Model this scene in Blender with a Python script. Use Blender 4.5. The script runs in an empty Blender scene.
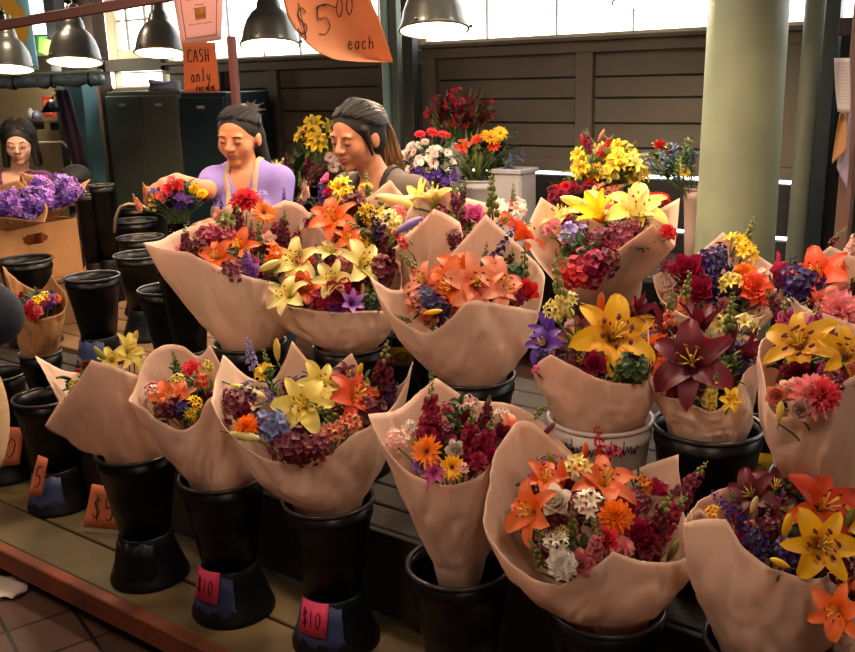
import bpy, bmesh, math, random
import numpy as np
from mathutils import Vector, Matrix, Euler, noise
random.seed(7)
SC = bpy.context.scene
COL = SC.collection
R = math.radians
# ---------------------------------------------------------------- camera
F = 930.0; W_, H_ = 855.0, 652.0
EYE = Vector((0, 0, 1.6))
cam = bpy.data.cameras.new('camera'); camo = bpy.data.objects.new('camera', cam); COL.objects.link(camo)
cam.sensor_width = 36; cam.lens = 36 * F / W_; cam.clip_start = .05; cam.clip_end = 200
CM = Matrix.Rotation(R(75), 3, 'X') @ Matrix.Rotation(R(-1.6), 3, 'Z')
camo.matrix_world = Matrix.Translation(EYE) @ CM.to_4x4()
SC.camera = camo
vs = SC.view_settings
SC.display_settings.display_device = 'sRGB'
vs.view_transform = 'Standard'; vs.look = 'None'; vs.gamma = 1; vs.exposure = 0.35
def ray(px, py): return CM @ Vector(((px - W_ / 2) / F, -(py - H_ / 2) / F, -1))
def at(px, py, D):
    d = ray(px, py); return EYE + d * (D / d.y)
def atz(px, py, z):
    d = ray(px, py); return EYE + d * ((z - EYE.z) / d.z)
UX, UY = .806, -.592            # along the stall; across it: (.592,.806)
def uv(u, v, z=0): return Vector((u * UX + v * -UY, u * UY + v * UX, z))
def onv(px, py, v):
    d = ray(px, py); return EYE + d * (v / (d.x * -UY + d.y * UX))
def u_of(p): return p.x * UX + p.y * UY
def v_of(p): return p.x * -UY + p.y * UX
STALL = math.atan2(UY, UX)
# ---------------------------------------------------------------- materials
def lin(h):
    if not isinstance(h, str): return tuple(h) + (1,)
    c = [int(h[i:i + 2], 16) / 255 for i in (0, 2, 4)]
    return tuple(x / 12.92 if x <= .04045 else ((x + .055) / 1.055) ** 2.4 for x in c) + (1,)
MATS = {}
def mat(name, col, rough=.6, metal=0, var=.12, vscale=6, bump=0, bscale=40, emit=0, trans=0, col2=None, wave=None, coat=0):
    if name in MATS: return MATS[name]
    m = bpy.data.materials.new(name); m.use_nodes = True; MATS[name] = m
    nt = m.node_tree; N = nt.nodes; L = nt.links; b = N['Principled BSDF']
    b.inputs['Roughness'].default_value = rough; b.inputs['Metallic'].default_value = metal
    if coat: b.inputs['Coat Weight'].default_value = coat
    c = lin(col); tc = N.new('ShaderNodeTexCoord')
    c2 = lin(col2) if col2 else tuple(x * (1 - var) for x in c[:3]) + (1,)
    if wave:
        n = N.new('ShaderNodeTexWave'); n.inputs['Scale'].default_value = wave[0]; n.inputs['Distortion'].default_value = wave[1]
        n.bands_direction = wave[2] if len(wave) > 2 else 'X'; out = n.outputs['Fac']
    else:
        n = N.new('ShaderNodeTexNoise'); n.inputs['Scale'].default_value = vscale; n.inputs['Detail'].default_value = 5; out = n.outputs['Fac']
    L.new(tc.outputs['Object'], n.inputs['Vector'])
    r = N.new('ShaderNodeValToRGB'); r.color_ramp.elements[0].position = .3; r.color_ramp.elements[1].position = .7
    r.color_ramp.elements[0].color = c2; r.color_ramp.elements[1].color = c
    L.new(out, r.inputs['Fac']); L.new(r.outputs['Color'], b.inputs['Base Color'])
    if bump:
        bn = N.new('ShaderNodeTexNoise'); bn.inputs['Scale'].default_value = bscale; bn.inputs['Detail'].default_value = 4
        L.new(tc.outputs['Object'], bn.inputs['Vector'])
        bp = N.new('ShaderNodeBump'); bp.inputs['Strength'].default_value = bump; bp.inputs['Distance'].default_value = .01
        L.new(bn.outputs['Fac'], bp.inputs['Height']); L.new(bp.outputs['Normal'], b.inputs['Normal'])
    if emit:
        b.inputs['Emission Color'].default_value = c; b.inputs['Emission Strength'].default_value = emit
    if trans:
        t = N.new('ShaderNodeBsdfTranslucent'); mx = N.new('ShaderNodeMixShader'); mx.inputs[0].default_value = trans
        L.new(r.outputs['Color'], t.inputs['Color']); L.new(b.outputs[0], mx.inputs[1]); L.new(t.outputs[0], mx.inputs[2])
        L.new(mx.outputs[0], N['Material Output'].inputs['Surface'])
    return m
def petal(name, base, mid, tip, rough=.5):
    """petal colour runs from the throat (attribute tt = 0) to the tip (tt = 1)"""
    if name in MATS: return MATS[name]
    m = bpy.data.materials.new(name); m.use_nodes = True; MATS[name] = m
    nt = m.node_tree; N = nt.nodes; L = nt.links; b = N['Principled BSDF']
    b.inputs['Roughness'].default_value = rough
    a = N.new('ShaderNodeAttribute'); a.attribute_name = 'tt'
    r = N.new('ShaderNodeValToRGB'); e = r.color_ramp.elements
    e[0].position = 0; e[0].color = lin(base); e[1].position = 1; e[1].color = lin(tip)
    x = e.new(.4); x.color = lin(mid)
    oi = N.new('ShaderNodeObjectInfo'); hs = N.new('ShaderNodeHueSaturation')
    mr = N.new('ShaderNodeMapRange'); mr.inputs['To Min'].default_value = .78; mr.inputs['To Max'].default_value = 1.12
    L.new(oi.outputs['Random'], mr.inputs['Value']); L.new(mr.outputs[0], hs.inputs['Value'])
    L.new(a.outputs['Fac'], r.inputs['Fac']); L.new(r.outputs['Color'], hs.inputs['Color']); L.new(hs.outputs['Color'], b.inputs['Base Color'])
    t = N.new('ShaderNodeBsdfTranslucent'); mx = N.new('ShaderNodeMixShader'); mx.inputs[0].default_value = .22
    L.new(hs.outputs['Color'], t.inputs['Color']); L.new(b.outputs[0], mx.inputs[1]); L.new(t.outputs[0], mx.inputs[2])
    L.new(mx.outputs[0], N['Material Output'].inputs['Surface'])
    return m
# ---------------------------------------------------------------- mesh builder
class MB:
    def __init__(s): s.v = []; s.f = []; s.mi = []; s.t = []
    def add(s, vs, fs, mi=0, M=None, t=None):
        k = len(s.v)
        s.v += [tuple(M @ Vector(p)) for p in vs] if M is not None else [tuple(p) for p in vs]
        s.f += [tuple(i + k for i in f) for f in fs]; s.mi += [mi] * len(fs)
        s.t += list(t) if t is not None else [.5] * len(vs)
        return s
    def box(s, c, d, mi=0, M=None):
        x, y, z = d[0] / 2, d[1] / 2, d[2] / 2
        b = min(.004, x * .3, y * .3, z * .3)
        vs = []; fs = []
        bm = bmesh.new(); bmesh.ops.create_cube(bm, size=1)
        for v in bm.verts: v.co = Vector((v.co.x * d[0] + c[0], v.co.y * d[1] + c[1], v.co.z * d[2] + c[2]))
        bmesh.ops.bevel(bm, geom=bm.edges[:], offset=b, segments=1, affect='EDGES')
        bm.verts.ensure_lookup_table(); bm.verts.index_update()
        vs = [v.co.copy() for v in bm.verts]; fs = [[v.index for v in f.verts] for f in bm.faces]; bm.free()
        return s.add(vs, fs, mi, M)
    def lathe(s, prof, seg=32, mi=0, M=None, closed=False):
        vs = []; fs = []; n = len(prof)
        for j in range(seg):
            a = 2 * math.pi * j / seg
            for r, z in prof: vs.append((r * math.cos(a), r * math.sin(a), z))
        for j in range(seg):
            k = (j + 1) % seg
            for i in range(n - (0 if closed else 1)):
                i2 = (i + 1) % n
                fs.append((j * n + i, k * n + i, k * n + i2, j * n + i2))
        return s.add(vs, fs, mi, M)
    def tube(s, pts, r, seg=8, mi=0, M=None, t=None, flat=1.0):
        pts = [Vector(p) for p in pts]; n = len(pts); vs = []; fs = []
        rr = r if isinstance(r, (list, tuple)) else [r] * n
        up = Vector((0, 0, 1)) if abs((pts[-1] - pts[0]).normalized().z) < .9 else Vector((1, 0, 0))
        for i, p in enumerate(pts):
            d = (pts[min(i + 1, n - 1)] - pts[max(i - 1, 0)])
            d = d.normalized() if d.length > 1e-9 else Vector((0, 0, 1))
            a = d.cross(up)
            a = a.normalized() if a.length > 1e-6 else Vector((1, 0, 0))
            b = d.cross(a).normalized(); up = -b if False else up
            for j in range(seg):
                w = 2 * math.pi * j / seg
                vs.append(p + a * (rr[i] * math.cos(w)) + b * (rr[i] * flat * math.sin(w)))
        for i in range(n - 1):
            for j in range(seg):
                k = (j + 1) % seg; fs.append((i * seg + j, i * seg + k, (i + 1) * seg + k, (i + 1) * seg + j))
        fs.append(tuple(range(seg))[::-1]); fs.append(tuple((n - 1) * seg + j for j in range(seg)))
        return s.add(vs, fs, mi, M, [t] * len(vs) if t is not None else None)
    def ball(s, c, r, mi=0, seg=10, rings=7, M=None, t=.5):
        r = (r, r, r) if not isinstance(r, (tuple, list, Vector)) else r
        vs = []; fs = []
        for i in range(rings + 1):
            a = math.pi * i / rings
            for j in range(seg):
                b = 2 * math.pi * j / seg
                vs.append((c[0] + r[0] * math.sin(a) * math.cos(b), c[1] + r[1] * math.sin(a) * math.sin(b), c[2] + r[2] * math.cos(a)))
        for i in range(rings):
            for j in range(seg):
                k = (j + 1) % seg; fs.append((i * seg + j, (i + 1) * seg + j, (i + 1) * seg + k, i * seg + k))
        return s.add(vs, fs, mi, M, [t] * len(vs))
    def mesh(s, name, mats, smooth=True):
        me = bpy.data.meshes.new(name); me.from_pydata(s.v, [], s.f)
        for m in (mats if isinstance(mats, (list, tuple)) else [mats]): me.materials.append(m)
        me.polygons.foreach_set('material_index', s.mi)
        me.polygons.foreach_set('use_smooth', [smooth] * len(s.f))
        at_ = me.attributes.new('tt', 'FLOAT', 'POINT'); at_.data.foreach_set('value', s.t)
        me.update(); return me
    def build(s, name, mats, parent=None, smooth=True, M=None):
        return link(name, s.mesh(name, mats, smooth), parent, M)
def link(name, me, parent=None, M=None):
    o = bpy.data.objects.new(name, me); COL.objects.link(o)
    if parent is not None: o.parent = parent
    if M is not None: o.matrix_basis = M
    return o
def empty(name, loc=(0, 0, 0), rz=0):
    o = bpy.data.objects.new(name, None); COL.objects.link(o); o.location = loc; o.rotation_euler = (0, 0, rz); o.empty_display_size = .05
    return o
def tag(o, label, cat, group=None):
    o['label'] = label; o['category'] = cat
    if group: o['group'] = group
    return o
def thing(name, label, cat, loc=(0, 0, 0), rz=0, group=None): return tag(empty(name, loc, rz), label, cat, group)
def struct(o): o['kind'] = 'structure'; return o
def stuff(o): o['kind'] = 'stuff'; return o
def frame(p, n, spin=0, s=1.0, up=None):
    n = n.normalized(); a = (Vector((0, 0, 1)) if abs(n.z) < .95 else Vector((0, 1, 0))).cross(n).normalized(); b = n.cross(a)
    Rm = Matrix((a, b, n)).transposed().to_4x4()
    return Matrix.Translation(p) @ Rm @ Matrix.Rotation(spin, 4, 'Z') @ Matrix.Scale(s, 4)
def handwrite(strokes, M, r, name, m, parent):
    mb = MB()
    for st in strokes:
        if len(st) > 2:   # smooth the stroke
            q = []
            P = [st[0]] + st + [st[-1]]
            for i in range(1, len(P) - 2):
                for k in range(4):
                    t = k / 4
                    q.append(tuple(.5 * ((2 * P[i][a]) + (-P[i - 1][a] + P[i + 1][a]) * t + (2 * P[i - 1][a] - 5 * P[i][a] + 4 * P[i + 1][a] - P[i + 2][a]) * t * t + (-P[i - 1][a] + 3 * P[i][a] - 3 * P[i + 1][a] + P[i + 2][a]) * t ** 3) for a in (0, 1)))
            q.append(st[-1]); st = q
        mb.tube([M(x, y) for x, y in st], r, 5)
    return mb.build(name, m, parent)
GL = {  # handwriting, one unit square per letter, y upward
 '$': [[(.8, .8), (.5, .95), (.2, .75), (.4, .5), (.75, .35), (.6, .1), (.25, .1), (.1, .25)], [(.35, 1.1), (.6, -.1)]],
 '5': [[(.15, 1), (.2, .55), (.6, .6), (.85, .3), (.6, 0), (.25, .02)], [(.15, 1), (.8, 1.05)]],
 '0': [[(.5, 1), (.2, .7), (.2, .3), (.5, 0), (.8, .3), (.8, .75), (.5, 1)]],
 '1': [[(.5, 1), (.5, 0)]],
 'C': [[(.85, .85), (.5, 1), (.15, .6), (.2, .1), (.6, 0), (.9, .15)]],
 'a': [[(.75, .5), (.4, .6), (.2, .3), (.4, 0), (.75, .2)], [(.8, .6), (.8, 0)]],
 'A': [[(.1, 0), (.5, 1), (.9, 0)], [(.25, .4), (.75, .4)]],
 'S': [[(.8, .9), (.4, 1), (.2, .7), (.7, .4), (.7, .1), (.2, 0)]],
 's': [[(.7, .65), (.35, .7), (.3, .45), (.7, .3), (.6, .02), (.2, .05)]],
 'h': [[(.2, 1), (.2, 0)], [(.2, .4), (.55, .6), (.8, .4), (.8, 0)]],
 'H': [[(.2, 1), (.2, 0)], [(.8, 1), (.8, 0)], [(.2, .5), (.8, .5)]],
 'O': [[(.5, 1), (.15, .6), (.25, .1), (.6, 0), (.85, .5), (.5, 1)]],
 'o': [[(.5, .6), (.2, .4), (.3, .05), (.65, 0), (.8, .35), (.5, .6)]],
 'n': [[(.2, .6), (.2, 0)], [(.2, .4), (.5, .62), (.75, .4), (.8, 0)]],
 'l': [[(.5, 1.1), (.5, 0)]],
 'y': [[(.2, .6), (.35, .2), (.6, .15)], [(.85, .6), (.6, -.1), (.3, -.4)]],
 'e': [[(.2, .3), (.75, .35), (.55, .6), (.25, .45), (.25, .1), (.6, 0), (.85, .12)]],
 'c': [[(.8, .5), (.45, .6), (.2, .3), (.4, 0), (.8, .1)]],
 'P': [[(.2, 0), (.2, 1)], [(.2, 1), (.75, .95), (.75, .6), (.2, .5)]],
 'Y': [[(.15, 1), (.5, .5), (.5, 0)], [(.85, 1), (.5, .5)]],
 'E': [[(.8, 1), (.2, 1), (.2, 0), (.8, 0)], [(.2, .5), (.7, .5)]],
 'R': [[(.2, 0), (.2, 1)], [(.2, 1), (.75, .9), (.7, .6), (.2, .5), (.8, 0)]], ' ': []}
def strokes(text, x0, y0, w, h, slant=0):
    out = []; x = x0
    for ch in text:
        for st in GL[ch]: out.append([(x + a * w * .85 + slant * b * h, y0 + b * h) for a, b in st])
        x += w
    return out
# ---------------------------------------------------------------- common materials
M_BLACK = mat('black_plastic', '07080a', .34, var=.3, bump=.1, bscale=8)
M_BLACK.node_tree.nodes['Principled BSDF'].inputs['Specular IOR Level'].default_value = .28
M_BLACKRIM = mat('worn_black_plastic_rim', '33312e', .28, var=.3)
M_STAND = mat('dusty_black_plastic', '0e1014', .45, var=.4)
M_STAND.node_tree.nodes['Principled BSDF'].inputs['Specular IOR Level'].default_value = .3
M_BLUE = mat('blue_tape', '3a4674', .55)
M_PINK = mat('pink_card', 'f0406e', .6, var=.05)
M_ORANGECARD = mat('orange_card', 'd87a50', .65, var=.1)
M_YELLOWCARD = mat('yellow_card', 'f0c828', .6, var=.05)
M_INK = mat('black_ink', '1a1012', .6)
M_WHITEPL = mat('white_plastic', 'd8d2cc', .4, var=.08)
M_PAPER = mat('cream_wrapping_paper', 'f6d7c0', .6, var=.05, vscale=9, bump=.55, bscale=17, trans=.3)
M_KRAFT = mat('brown_kraft_paper', 'bc8a58', .7, var=.12, vscale=10, bump=.5, bscale=16, trans=.15)
M_CARD = mat('brown_cardboard', 'b27c48', .75, var=.1, bump=.1, bscale=60)
M_STEM = mat('green_stem', '4f6b2c', .6)
# ---------------------------------------------------------------- flowers
PC = {  # throat, middle, tip
 'yl': ('b8b030', 'f2d95c', 'fbeb86'), 'yd': ('7a2408', 'f4b012', 'f8c41c'), 'yp': ('a8b440', 'f6e27a', 'fdf2b0'), 'yb': ('c89a10', 'f8c818', 'fcdc30'),
 'or': ('f6a028', 'f2671c', 'f08048'), 'oo': ('8a3008', 'f07a10', 'fb9418'), 'ro': ('f08020', 'ea4a1c', 'f2643c'), 'rd': ('8c0c18', 'cf1626', 'e03434'),
 'rc': ('7a0a20', 'e02838', 'f4505c'), 'mg': ('5c0a28', '9c1440', 'b82452'), 'mr': ('2c0610', '5e0e22', '7a1a2e'), 'pk': ('d04a60', 'f08090', 'f8a8a8'),
 'lp': ('d89888', 'f2c4b4', 'f9dcd0'), 'pu': ('2c1660', '5a3098', '7448b4'), 'dp': ('160a30', '2e1658', '44247a'), 'lv': ('6a5aa0', '9c88cc', 'b8a8e0'),
 'hp': ('a01870', 'd84898', 'e878b8'), 'wh': ('e0d090', 'f4ead8', 'fbf5ea'), 'pe': ('c85838', 'ec8a64', 'f4a888'), 'db': ('4a1422', '7e2c44', '98465c'),
 'gr': ('4a5a24', '808c44', 'a4a860'), 'gd': ('16280e', '2c4a1e', '3c5c28'), 'bb': ('303c68', '6878a8', '8890c0'), 'vi': ('7a48a8', 'a468cc', 'c894e4')}
def pm(c): return petal('petal_' + c, *PC[c])
def strap(mb, L, w, curve, lift, ang, mi=0, n=7, cup=.15, twist=0, w0=.25, z0=0, wav=0):
    """one petal: grows out along +x, lift first then recurve; width profile w"""
    vs = []; ts = []; fs = []; x = 0; z = z0; a = lift
    for i in range(n):
        t = i / (n - 1)
        ww = w * (w0 + (1 - w0) * math.sin(math.pi * min(1, t * .95 + .03) ** .8)) * (1 if t < .98 else .25)
        for k in (-1, -.5, 0, .5, 1):
            yy = k * ww / 2; zz = z + cup * w * (k * k) + wav * math.sin(t * 9 + k * 5)
            vs.append((x - math.sin(a) * cup * w * k * k * 0, yy, zz)); ts.append(t)
        x += L / (n - 1) * math.cos(a); z += L / (n - 1) * math.sin(a); a -= curve / (n - 1)
    for i in range(n - 1):
        for k in range(4): fs.append((i * 5 + k, i * 5 + k + 1, (i + 1) * 5 + k + 1, (i + 1) * 5 + k))
    mb.add(vs, fs, mi, Matrix.Rotation(ang, 4, 'Z') @ Matrix.Rotation(twist, 4, 'X'), ts)
def F_lily(mb, rg):
    for i in range(6):
        o = i % 2
        strap(mb, .66, .25 if o else .34, R(rg.uniform(85, 135)), R(rg.uniform(52, 70)), R(60 * i + rg.uniform(-7, 7)), 0, 9, .14, rg.uniform(-.16, .16), .32, -.14, .012)
    mb.tube([(0, 0, -.35), (0, 0, -.1)], [.02, .035], 6, 1)
def F_stamens(mb, rg):
    for i in range(6):
        a = R(60 * i + 20); d = Vector((math.cos(a), math.sin(a), 0)); p = [Vector((0, 0, -.08)), d * .05 + Vector((0, 0, .12)), d * .13 + Vector((0, 0, .27))]
        mb.tube(p, .009, 5, 0); mb.ball(p[2], (.035, .018, .016), 1, 6, 4)
    mb.tube([(0, 0, -.08), (.01, 0, .18), (.03, 0, .33)], [.012, .01, .018], 5, 0)
def F_trumpet(mb, rg):       # half open lily seen from its side
    for i in range(6): strap(mb, .8, .24, R(55), R(82), R(60 * i), 0, 8, .2, 0, .35, -.35)
    mb.tube([(0, 0, -.5), (0, 0, -.33)], [.02, .04], 6, 1)
def F_bud(mb, rg):
    mb.lathe([(0, -.5), (.05, -.44), (.1, -.25), (.13, 0), (.12, .2), (.07, .4), (0, .5)], 9)
    mb.t = [.2 + .8 * (v[2] + .5) for v in mb.v]
    mb.tube([(0, 0, -.75), (0, 0, -.45)], .02, 5, 1)
def F_daisy(mb, rg, n=17, w=.13):
    for r_, lay, ln in ((0, 0, .5), (1, .02, .42)):
        for i in range(n): strap(mb, ln * rg.uniform(.92, 1.05), w, R(35), R(24 + 14 * r_), 2 * math.pi * (i + .5 * r_) / n + rg.uniform(-.05, .05), 0, 5, .1, rg.uniform(-.2, .2), .45, lay)
    mb.ball((0, 0, .03), (.12, .12, .05), 1, 12, 5)
    mb.tube([(0, 0, -.4), (0, 0, 0)], .018, 5, 2)
def F_dahlia(mb, rg):
    for lay in range(6):
        n = 15 - lay * 2; ln = .5 - lay * .055
        for i in range(n): strap(mb, ln * rg.uniform(.9, 1.05), .17, R(45), R(10 + lay * 15), 2 * math.pi * (i + .5 * (lay % 2)) / n, 0, 5, .25, rg.uniform(-.2, .2), .4, lay * .02)
    mb.ball((0, 0, .08), (.12, .12, .08), 0, 8, 5, t=0)
def F_carnation(mb, rg):
    for lay in range(5):
        n = 9 - lay; ln = .46 - lay * .06
        for i in range(n): strap(mb, ln, .3, R(70), R(30 + lay * 13), 2 * math.pi * (i + .3 * lay) / n, 0, 6, .15, rg.uniform(-.4, .4), .3, 0, .03)
def F_rose(mb, rg):
    for lay in range(4):
        n = 5; ln = .55 - lay * .09
        for i in range(n): strap(mb, ln, .4, R(15 - lay * 5), R(40 + lay * 14), 2 * math.pi * (i + .5 * lay) / n, 0, 6, .35, 0, .4, -.15 + lay * .01)
def floret(mb, M, s, rg, c=0):
    # a snapdragon floret: two lips over a swollen tube
    b = MB()
    b.lathe([(.0, -.5), (.2, -.4), (.24, -.1), (.3, .08), (.2, .18)], 7, 0)
    for i in range(2): strap(b, .5, .42, R(120), R(70), R(90 + (i - .5) * 60), 0, 5, .1, 0, .5, .05, .04)
    for i in range(3): strap(b, .5, .34, R(140), R(50), R(-90 + (i - 1) * 55), 0, 5, .1, 0, .5, .05, .04)
    b.ball((0, -.1, .14), (.16, .12, .1), 0, 6, 4, t=0.1)
    mb.add(b.v, b.f, c, M @ Matrix.Scale(s, 4), b.t)
def F_snap(mb, rg, n=15):
    mb.tube([(0, 0, -.55), (.01, 0, .1), (0, .01, .5)], [.022, .016, .006], 6, 1)
    for i in range(n):
        t = i / n; z = -.42 + .72 * t; a = i * 2.4 + rg.uniform(-.3, .3); s = .34 * (1 - .58 * t)
        d = Vector((math.cos(a), math.sin(a), .35 + t * .5)); p = Vector((math.cos(a), math.sin(a), 0)) * (.1 * (1 - .5 * t)) + Vector((0, 0, z))
        floret(mb, frame(p, d, 0), s, rg)
    for i in range(10):
        t = i / 10; a = i * 2.4; z = .26 + .26 * t; r_ = .045 * (1 - t * .7)
        mb.ball((math.cos(a) * r_ * 1.1, math.sin(a) * r_ * 1.1, z), (r_ * .62, r_ * .62, r_ * .9), 2, 6, 4, t=.8)
def F_snapbud(mb, rg):
    mb.tube([(0, 0, -.5), (.02, 0, 0), (0, .01, .5)], [.02, .015, .006], 6, 1)
    for i in range(22):
        t = i / 22; a = i * 2.4; z = -.4 + .9 * t; r_ = .085 * (1 - t * .72)
        mb.ball((math.cos(a) * r_ * 1.1, math.sin(a) * r_ * 1.1, z), (r_ * .75, r_ * .75, r_), 0 if i < 9 else 2, 7, 5, t=.3 + .5 * t)
def F_spike(mb, rg):         # larkspur / stock: small five petal flowers up a stem
    mb.tube([(0, 0, -.55), (0, 0, .5)], [.02, .006], 6, 1)
    for i in range(22):
        t = i / 22; z = -.42 + .9 * t; a = i * 2.4 + rg.uniform(-.4, .4); s = .16 * (1 - .55 * t)
        M = frame(Vector((math.cos(a), math.sin(a), 0)) * (.1 * (1 - .6 * t)) + Vector((0, 0, z)), Vector((math.cos(a), math.sin(a), .4)), rg.random() * 6)
        b = MB()
        for k in range(5): strap(b, .62, .5, R(50), R(35), R(72 * k), 0, 4, .15, 0, .4)
        mb.add(b.v, b.f, 0, M @ Matrix.Scale(s, 4), b.t)
def F_cluster(mb, rg, n=30, s=.19):   # statice / hydrangea head: many small florets over a dome
    for i in range(n):
        z = 1 - (i + .5) / n * 1.15; r_ = math.sqrt(max(0, 1 - z * z)); a = i * 2.4
        d = Vector((r_ * math.cos(a), r_ * math.sin(a), z)); M = frame(d * .42 * rg.uniform(.62, 1.12), (d + Vector((rg.uniform(-.5, .5), rg.uniform(-.5, .5), rg.uniform(-.3, .5)))), rg.random() * 6)
        b = MB()
        for k in range(4): strap(b, .62, .62, R(40), R(25), R(90 * k), 0, 4, .1, 0, .4)
        mb.add(b.v, b.f, 0, M @ Matrix.Scale(s * rg.uniform(.85, 1.2), 4), [min(1, x * .8 + rg.uniform(0, .3)) for x in b.t])
    mb.ball((0, 0, -.02), .27, 1, 8, 6)
def F_leaf(mb, rg):
    mb.tube([(0, 0, -.5), (.03, 0, 0), (0, 0, .45)], [.018, .012, .005], 5, 1)
    for i in range(9):
        t = i / 9; M = Matrix.Translation((0, 0, -.35 + .8 * t)) @ Matrix.Rotation(R(-25), 4, 'X')
        strap(b := MB(), .36 * (1 - .45 * t), .11, R(50), R(55), i * 2.4, 0, 6, .2, 0, .15)
        mb.add(b.v, b.f, 0, M, b.t)
def F_blade(mb, rg):
    for i in range(10): strap(mb, rg.uniform(.7, 1.05), .05, R(rg.uniform(10, 60)), R(rg.uniform(60, 86)), rg.random() * 6.28, 0, 7, .2, 0, .3, -.5)
def F_alstro(mb, rg):        # head of small lilies
    for i in range(5):
        a = i * 1.257; d = Vector((math.cos(a), math.sin(a), .8)) if i else Vector((.1, 0, 1)); b = MB()
        for k in range(6): strap(b, .6, .22, R(80), R(55), R(60 * k), 0, 6, .12, 0, .3)
        mb.add(b.v, b.f, 0, frame(d * .2, d, rg.random() * 6, .52), None, b.t) if False else mb.add(b.v, b.f, 0, frame(d * .2, d, rg.random() * 6, .52), b.t)
        mb.tube([(0, 0, -.4), d * .2], .015, 5, 1)
KIND = {'lily': (F_lily, 'lily'), 'trum': (F_trumpet, 'lily'), 'bud': (F_bud, 'lily_bud'), 'daisy': (F_daisy, 'daisy'), 'dahl': (F_dahlia, 'dahlia'),
        'carn': (F_carnation, 'carnation'), 'rose': (F_rose, 'rose'), 'snap': (F_snap, 'snapdragon'), 'sbud': (F_snapbud, 'snapdragon_bud_spike'), 'spike': (F_spike, 'larkspur'),
        'clus': (F_cluster, 'statice'), 'hyd': (F_cluster, 'hydrangea'), 'leaf': (F_leaf, 'leaf_sprig'), 'blade': (F_blade, 'grass_leaves'), 'alst': (F_alstro, 'alstroemeria')}
CN = {'yl': 'yellow', 'yd': 'golden yellow', 'yp': 'pale yellow', 'yb': 'bright yellow', 'or': 'orange', 'oo': 'bright orange', 'ro': 'red-orange', 'rd': 'red', 'rc': 'scarlet', 'mg': 'magenta',
      'mr': 'dark maroon', 'pk': 'pink', 'lp': 'pale pink', 'pu': 'purple', 'dp': 'deep violet', 'lv': 'lavender', 'hp': 'hot pink', 'wh': 'white', 'pe': 'peach', 'db': 'dusty burgundy',
      'gr': 'green', 'gd': 'dark green', 'bb': 'dusty blue', 'vi': 'light violet'}
FM = {}
def fmesh(kind, c, var):
    k = (kind, c, var)
    if k not in FM:
        mb = MB(); rg = random.Random(hash(kind) * 0 + var * 31 + len(kind) * 7 + ord(c[0]))
        KIND[kind][0](mb, rg)
        second = pm('gr')
        snap_ = kind in ('snap',)
        if kind == 'lily' and c in ('yd', 'yb'):
            for i in range(6):
                a_ = R(60 * i); mb.ball((math.cos(a_) * .2, math.sin(a_) * .2, .168), (.05, .03, .012), 1, 8, 4, t=.5)
        if kind == 'daisy': mats = [pm(c), mat('flower_eye_brown', '5a2c10', .8, bump=.6, bscale=120), M_STEM]
        elif kind == 'sbud': mats = [pm(c), M_STEM, pm('gr')]
        elif kind in ('clus', 'hyd'): mats = [pm(c), pm(c)]
        elif kind == 'lily' and c in ('yd',): mats = [pm(c), mat('lily_blotch', '5a2008', .7)]
        elif snap_: mats = [pm(c), M_STEM, pm('gr')]
        else: mats = [pm(c), M_STEM, M_STEM]
        FM[k] = mb.mesh(KIND[kind][1], mats)
    return FM[k]
SM = []
def stamen_mesh():
    if not SM:
        mb = MB(); F_stamens(mb, random); SM.append(mb.mesh('stamens', [pm('yl'), mat('pollen_brown', '7a3208', .9)]))
    return SM[0]
UPRIGHT = ('snap', 'sbud', 'spike', 'leaf', 'blade', 'bud')
def put_flower(parent, org, kind, c, p, s, tilt=0, out=None, rg=random, lab=True, view=.55):
    """p is in the world, parent's origin is org"""
    me = fmesh(kind, c, rg.randrange(2))
    tocam = (EYE - p).normalized()
    if kind in UPRIGHT:
        n = Vector((math.sin(R(tilt)), -.15, math.cos(R(tilt)))) + tocam * .2
    else:
        n = tocam * view + Vector((0, 0, .45)) + (out * .5 if out else Vector()) + Vector((rg.uniform(-.25, .25), rg.uniform(-.2, .2), rg.uniform(-.1, .1))) + Vector((math.sin(R(tilt)), 0, 0))
    o = link(KIND[kind][1], me, parent, frame(p - org, n, rg.random() * 6.28, s))
    if lab: o['label'] = CN[c] + ' ' + KIND[kind][1].replace('_', ' ')
    if kind == 'lily' and s > .075: link('stamens', stamen_mesh(), o)
    return o
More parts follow.
